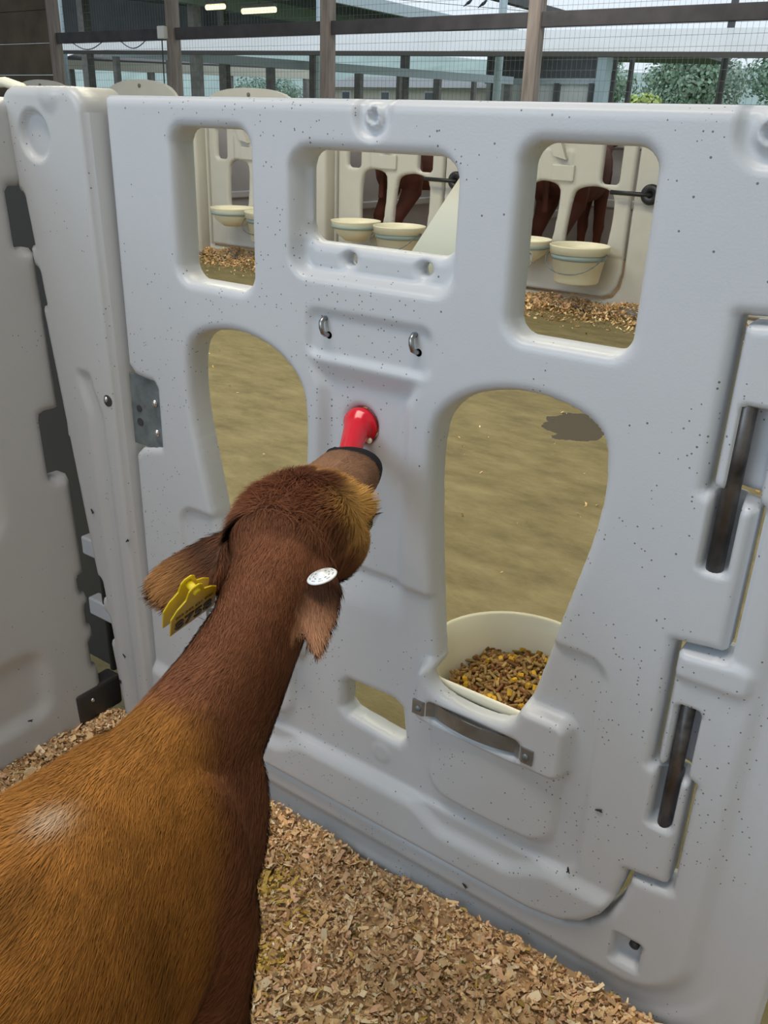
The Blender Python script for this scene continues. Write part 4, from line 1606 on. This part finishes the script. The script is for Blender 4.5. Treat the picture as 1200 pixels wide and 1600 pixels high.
for x in np.arange(-11.55, -.6, .05):
    wire_bar((x, 8.50, 1.0), (x, 8.50, 3.3), .0013)
for z in np.arange(1.0, 3.31, .09):
    wire_bar((-11.55, 8.503, z), (-.6, 8.503, z), .0016)
o = link_mesh('wire_netting', new_mesh('wire_netting', vs, fs), M['wire'])
tag(o, 'fine wire netting stretched over the open far side of the barn', 'netting', kind='stuff')

# canopy fascia beyond the netting and its pipes
ca = empty('canopy_fascia', (-9, 11, 2.1), 'long white canopy fascia with grey lower edge beyond the netting', 'canopy')


def slope_box(name, x0, x1, za, zb, h, y0, y1, mat, par):
    v = [(x0, y0, za), (x1, y0, zb), (x1, y1, zb), (x0, y1, za), (x0, y0, za + h), (x1, y0, zb + h), (x1, y1, zb + h), (x0, y1, za + h)]
    return MB().raw(v, [(0, 3, 2, 1), (4, 5, 6, 7), (0, 1, 5, 4), (1, 2, 6, 5), (2, 3, 7, 6), (3, 0, 4, 7)]).build(name, mat, par)


MB().raw([(-17.5, 11.0, 2.195), (1, 11.0, 1.895), (1, 11.9, 2.215), (-17.5, 11.9, 2.515), (-17.5, 11.02, 2.17), (1, 11.02, 1.87), (1, 11.92, 2.19), (-17.5, 11.92, 2.49)],
         [(0, 1, 2, 3), (7, 6, 5, 4), (0, 4, 5, 1), (1, 5, 6, 2), (2, 6, 7, 3), (3, 7, 4, 0)]).build('white_board', M['white_sheet'], ca)
slope_box('grey_edge', -17.5, 1.0, 2.140, 1.840, .055, 10.98, 11.10, M['grey_edge'], ca)
for x, r, mt, lab in ((-15.25, .06, 'pipe', 'pale blue pipe beside the brown boarding'), (-9.20, .045, 'pipe', 'pale blue pipe between the second and third timber post'), (-6.17, .06, 'pipe', 'grey pipe left of the right-hand timber post'),
                      (-4.57, .035, 'dark_post', 'dark pole, left of a pair before the trees'), (-4.36, .035, 'dark_post', 'dark pole, right of a pair before the trees'), (-3.27, .045, 'dark_post', 'dark pole standing alone before the trees at right')):
    top = 3.6 if x in (-9.20, -6.17, -3.27, -15.25) else 2.18
    o = MB().tube([(x * 1.08, 12.1, -.08), (x * 1.08, 12.1, top)], r, 10).build('canopy_pole', M[mt], None, True)
    tag(o, lab, 'pole', 'poles under the canopy')

# open neighbouring barn
nb_ = empty('neighbour_barn', (-18, 20, 0), 'open neighbouring barn with dark roof underside and pale beam, upper left', 'barn')
slope_box('roof', -46, -11.4, 6.66, 3.2, .10, 12.5, 23.5, M['roof_dark'], nb_)
MB().box((-11.45, 12.5, 3.13), (-11.36, 23.5, 3.34)).build('eave_board', M['rail_pale'], nb_)
MB().box((-14.1, 12.2, 3.08), (-13.9, 23.4, 3.36)).build('pale_beam', M['green_beam'], nb_)
for y in (13.2, 16.8, 20.4):
    MB().box((-14.08, y, -.08), (-13.92, y + .2, 3.1)).build('barn_post', M['grey_post'], nb_)
for x, y in ((-19.0, 14.5), (-19.0, 19), (-19, 22.8), (-24, 15), (-24, 22.8)):
    MB().box((x - .1, y, -.08), (x + .1, y + .2, 3.2 + (-11.4 - x) * .10)).build('barn_post', M['grey_post'], nb_)
for (x, y, z), L, lab in (((-13.12, 13, 2.98), .45, 'lit fluorescent tube under the neighbouring roof, the shorter left one'), ((-12.05, 13, 2.885), .78, 'lit fluorescent tube under the neighbouring roof, the longer right one')):
    t = empty('tube_lamp', (x, y, z), lab, 'lamp', 'lit tubes under the neighbouring roof')
    MB().tube([(x - L / 2, y, z), (x + L / 2, y, z)], .045, 8).build('lit_tube', M['tube'], t)
    MB().box((x - L / 2, y - .05, z + .045), (x + L / 2, y + .05, z + .09)).build('lamp_housing', M['grey_edge'], t)
    MB().tube([(x, y, z + .09), (x, y, 3.2 + (-11.4 - x) * .10)], .012, 6).build('hanger', M['grey_edge'], t)
MB().raw([(-40, 23.3, 3.55), (-19, 23.3, 3.55), (-19, 23.3, 3.96), (-40, 23.3, 6.06), (-40, 23.4, 3.55), (-19, 23.4, 3.55), (-19, 23.4, 3.96), (-40, 23.4, 6.06)], [(0, 1, 2, 3), (7, 6, 5, 4), (0, 4, 5, 1), (1, 5, 6, 2), (2, 6, 7, 3), (3, 7, 4, 0)]).build('gable_curtain', M['curtain'], nb_)
# dark gutter of the next roof at the top
o = MB().box((-8.85, 12.8, 3.2), (-8.70, 19.5, 3.34), .01).build('dark_gutter', M['dark_post'])
tag(o, 'dark roof gutter crossing the white sky above the right timber post', 'gutter')
# pale rail on dark posts
rl = empty('pale_rail_fence', (-14, 18, 0), 'pale blue rail on dark posts running away below the canopy', 'fence')
a = Vector((-15.9, 13.3, 2.3)); b = Vector((-12.1, 22.8, 2.3))
d = (b - a).normalized(); s = d.cross(Vector((0, 0, 1)))
vv = []
for p in (a - d * .6, b):
    for q, z in ((-.03, -.09), (.03, -.09), (.03, .09), (-.03, .09)):
        vv.append(p + s * q + Vector((0, 0, z)))
MB().raw(vv, [(0, 1, 5, 4), (1, 2, 6, 5), (2, 3, 7, 6), (3, 0, 4, 7), (0, 3, 2, 1), (4, 5, 6, 7)]).build('rail', M['rail_pale'], rl)
for k in range(10):
    p = a - d * .4 + d * (k * 1.16)
    w = .09 if k % 2 else .05
    MB().box((p.x - w, p.y + .04, -.08), (p.x + w, p.y + .16, 2.21)).build('rail_post', M['grey_post'], rl)
# pale eaves of a far shed, receding below the canopy
fs_ = empty('far_shed', (-30, 27, 2.4), 'far low shed whose pale cream eaves band runs away below the canopy at left', 'shed')
MB().raw([(-30.05, 22, 2.62), (-23.4, 28, 2.62), (-23.4, 28, 2.92), (-30.05, 22, 2.92), (-30.15, 22.1, 2.62), (-23.5, 28.1, 2.62), (-23.5, 28.1, 2.92), (-30.15, 22.1, 2.92)],
         [(0, 1, 2, 3), (7, 6, 5, 4), (0, 4, 5, 1), (1, 5, 6, 2), (2, 6, 7, 3), (3, 7, 4, 0)]).build('eaves_band', M['pale_wall'], fs_)
MB().raw([(-30.05, 22, 2.92), (-23.4, 28, 2.92), (-25.1, 30, 3.25), (-31.8, 24, 3.25), (-30.05, 22, 2.98), (-23.4, 28, 2.98), (-25.1, 30, 3.31), (-31.8, 24, 3.31)],
         [(0, 1, 2, 3), (7, 6, 5, 4), (0, 4, 5, 1), (1, 5, 6, 2), (2, 6, 7, 3), (3, 7, 4, 0)]).build('shed_roof', M['grey_edge'], fs_)
for t in (0.02, .34, .66, .98):
    x = -30.1 + 6.65 * t; y = 22.1 + 6 * t
    MB().box((x - .1, y - .1, -.08), (x + .1, y + .1, 2.62)).build('shed_post', M['grey_post'], fs_)
# grey curtain end and pale low wall
cu = empty('curtain_barn', (-11.8, 24, 0), 'low barn with dark grey curtain above a pale wall, right of centre', 'barn')
MB().box((-13.6, 24, 2.42), (-10.2, 24.1, 3.15)).build('curtain', M['curtain'], cu)
MB().box((-13.6, 23.95, 2.28), (-10.15, 24.02, 2.42)).build('pale_rail', M['rail_pale'], cu)
MB().box((-13.6, 24.05, -.08), (-10.2, 24.15, 2.28)).build('low_wall', M['white_sheet'], cu)
for x in (-13.3, -12.3, -11.35, -10.35):
    MB().box((x - .07, 23.9, -.08), (x + .07, 24.04, 2.30)).build('wall_post', M['dark_post'], cu)
MB().box((-10.2, 23.8, -.08), (-9.95, 24.2, 3.2)).build('corner_pipe', M['pipe'], cu)
slope_box('curtain_roof', -15, -8.5, 3.3, 3.12, .08, 23.4, 30, M['grey_edge'], cu)
# low cream building with dark windows
hb = empty('cream_building', (-17, 27, 0), 'low cream building with dark windows behind the pale rail', 'building')
MB().box((-22, 27, -.08), (-14.6, 31, 2.30)).build('wall', M['pale_wall'], hb)
v = [(-22.2, 26.8, 2.30), (-14.4, 26.8, 2.30), (-14.4, 31.2, 2.30), (-22.2, 31.2, 2.30), (-22.2, 29, 2.75), (-14.4, 29, 2.75)]
MB().raw(v, [(0, 1, 5, 4), (2, 3, 4, 5), (0, 4, 3), (1, 2, 5), (0, 3, 2, 1)]).build('roof', M['roof_steel'], hb)
for x in (-17.4, -19.2, -20.9):
    w = MB().box((x - .2, 26.96, 1.55), (x + .2, 27.01, 2.2)).build('window', M['white_sheet'], hb)
    MB().box((x - .15, 26.94, 1.6), (x + .15, 26.97, 2.15)).build('pane', M['window_dark'], w)
# white hutch seen between the arched tops
hu = empty('white_hutch', (-11.9, 10.2, 0), 'white rounded calf hutch showing above the corner post', 'hutch')
MB().prism([(.75 * math.cos(t), 1.0 + .50 * math.sin(t)) for t in np.linspace(0, math.pi, 13)] + [(-.75, .0), (.75, .0)], (-12.1, 9.6, -.08), (1, 0, 0), (0, 0, 1), -1.4).build('hutch_shell', M['white_sheet'], hu)
MB().prism([(.32 * math.cos(t), .7 + .25 * math.sin(t)) for t in np.linspace(0, math.pi, 9)] + [(-.32, .05), (.32, .05)], (-12.1, 9.585, -.08), (1, 0, 0), (0, 0, 1), -.012).build('hutch_door', M['window_dark'], hu)

# hills and trees, distance haze painted into their pale colours
hx_ = np.linspace(-120, 40, 60); hy_ = np.linspace(62, 88, 8)
HX, HY = np.meshgrid(hx_, hy_, indexing='ij')
hz_ = (5.2 + 3.2 * vnoise(np.stack([HX.ravel(), HX.ravel() * 0], 1), .055, 31)) * sstep(HY.ravel(), 61.9, 72) - .1 + .5 * vnoise(np.stack([HX.ravel(), HY.ravel()], 1), .6, 32)
i_, j_ = np.meshgrid(np.arange(59), np.arange(7), indexing='ij')
q = (i_ * 8 + j_).ravel()
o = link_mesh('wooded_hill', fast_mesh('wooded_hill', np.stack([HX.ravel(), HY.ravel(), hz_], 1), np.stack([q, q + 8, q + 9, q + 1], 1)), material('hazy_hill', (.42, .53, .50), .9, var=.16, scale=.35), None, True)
tag(o, kind='structure')


def tree(x, y, h, w, col, label, seed):
    r = np.random.default_rng(seed)
    t = empty('tree', (x, y, -.08), label, 'tree', 'trees beyond the canopy')
    MB().tube([(x, y, -.08), (x + .1, y, h * .35), (x, y + .1, h * .7)], [.22, .17, .08], 8).build('trunk', M['bark'], t)
    n = 7000
    ct = r.normal(0, 1, (26, 3)); ct /= np.linalg.norm(ct, axis=1)[:, None]
    ct = ct * r.uniform(.35, .8, (26, 1)) * np.array([w, w * .8, h * .42]) + np.array([x, y, h * .58])
    k = r.integers(0, 26, n)
    d = r.normal(0, 1, (n, 3)); d /= np.linalg.norm(d, axis=1)[:, None]
    p = ct[k] + d * r.uniform(.5, 1.0, (n, 1)) * np.array([w, w * .8, h * .42]) * .42
    s = r.uniform(.06, .12, n)
    u = np.cross(d, r.normal(0, 1, (n, 3))); u /= np.linalg.norm(u, axis=1)[:, None]
    v = np.cross(d, u) * .7 + d * .3
    V = np.stack([p - u * s[:, None], p - v * s[:, None], p + u * s[:, None], p + v * s[:, None]], 1).reshape(-1, 3)
    me = fast_mesh('crown', V, np.arange(n * 4).reshape(-1, 4))
    c = np.array(col) * r.uniform(.65, 1.3, n)[:, None]
    face_col(me, np.clip(c, 0, 1))
    o = link_mesh('crown', me, M['leaf'], t)
    tag(o, kind='stuff')


M['leaf'] = attr_material('leaf', 'col', .7)
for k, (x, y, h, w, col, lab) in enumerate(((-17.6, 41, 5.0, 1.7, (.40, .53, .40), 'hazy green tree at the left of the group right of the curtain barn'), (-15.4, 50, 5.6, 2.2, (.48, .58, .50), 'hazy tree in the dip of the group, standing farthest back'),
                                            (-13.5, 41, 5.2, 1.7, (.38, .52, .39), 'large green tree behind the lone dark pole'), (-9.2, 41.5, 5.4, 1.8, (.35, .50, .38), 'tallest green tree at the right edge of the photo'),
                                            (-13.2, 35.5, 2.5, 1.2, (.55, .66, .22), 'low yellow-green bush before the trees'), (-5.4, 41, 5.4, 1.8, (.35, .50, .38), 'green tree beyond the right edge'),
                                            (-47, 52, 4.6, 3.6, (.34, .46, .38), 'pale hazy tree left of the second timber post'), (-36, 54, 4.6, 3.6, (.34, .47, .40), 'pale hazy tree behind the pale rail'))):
    tree(x, y, h, w, col, lab, 40 + k)
# two birds on the sky wires
o = MB().tube([(-14.5, 20.05, 3.98), (-9.5, 20.05, 3.46)], .006, 5).build('overhead_wire', M['dark_gap'])
tag(o, 'thin overhead wire in the sky on which two birds sit', 'wire')
for x, z, lab in ((-11.97, 3.74, 'dark bird on the overhead wire, the left of two'), (-11.58, 3.70, 'dark bird on the overhead wire, the right of two')):
    t = empty('bird', (x, 20.05, z), lab, 'bird', 'birds on the overhead wire')
    CB = MB()
    loft(CB, [(x - .13, 20.05, z - .035, .006, .006, .006), (x - .06, 20.05, z + .01, .025, .018, .018), (x, 20.05, z + .04, .038, .038, .036), (x + .05, 20.05, z + .07, .030, .032, .03), (x + .075, 20.05, z + .10, .026, .028, .026), (x + .10, 20.05, z + .105, .014, .014, .014), (x + .125, 20.05, z + .10, .003, .003, .003)])
    CB.build('bird_body', M['bird'], t, True)
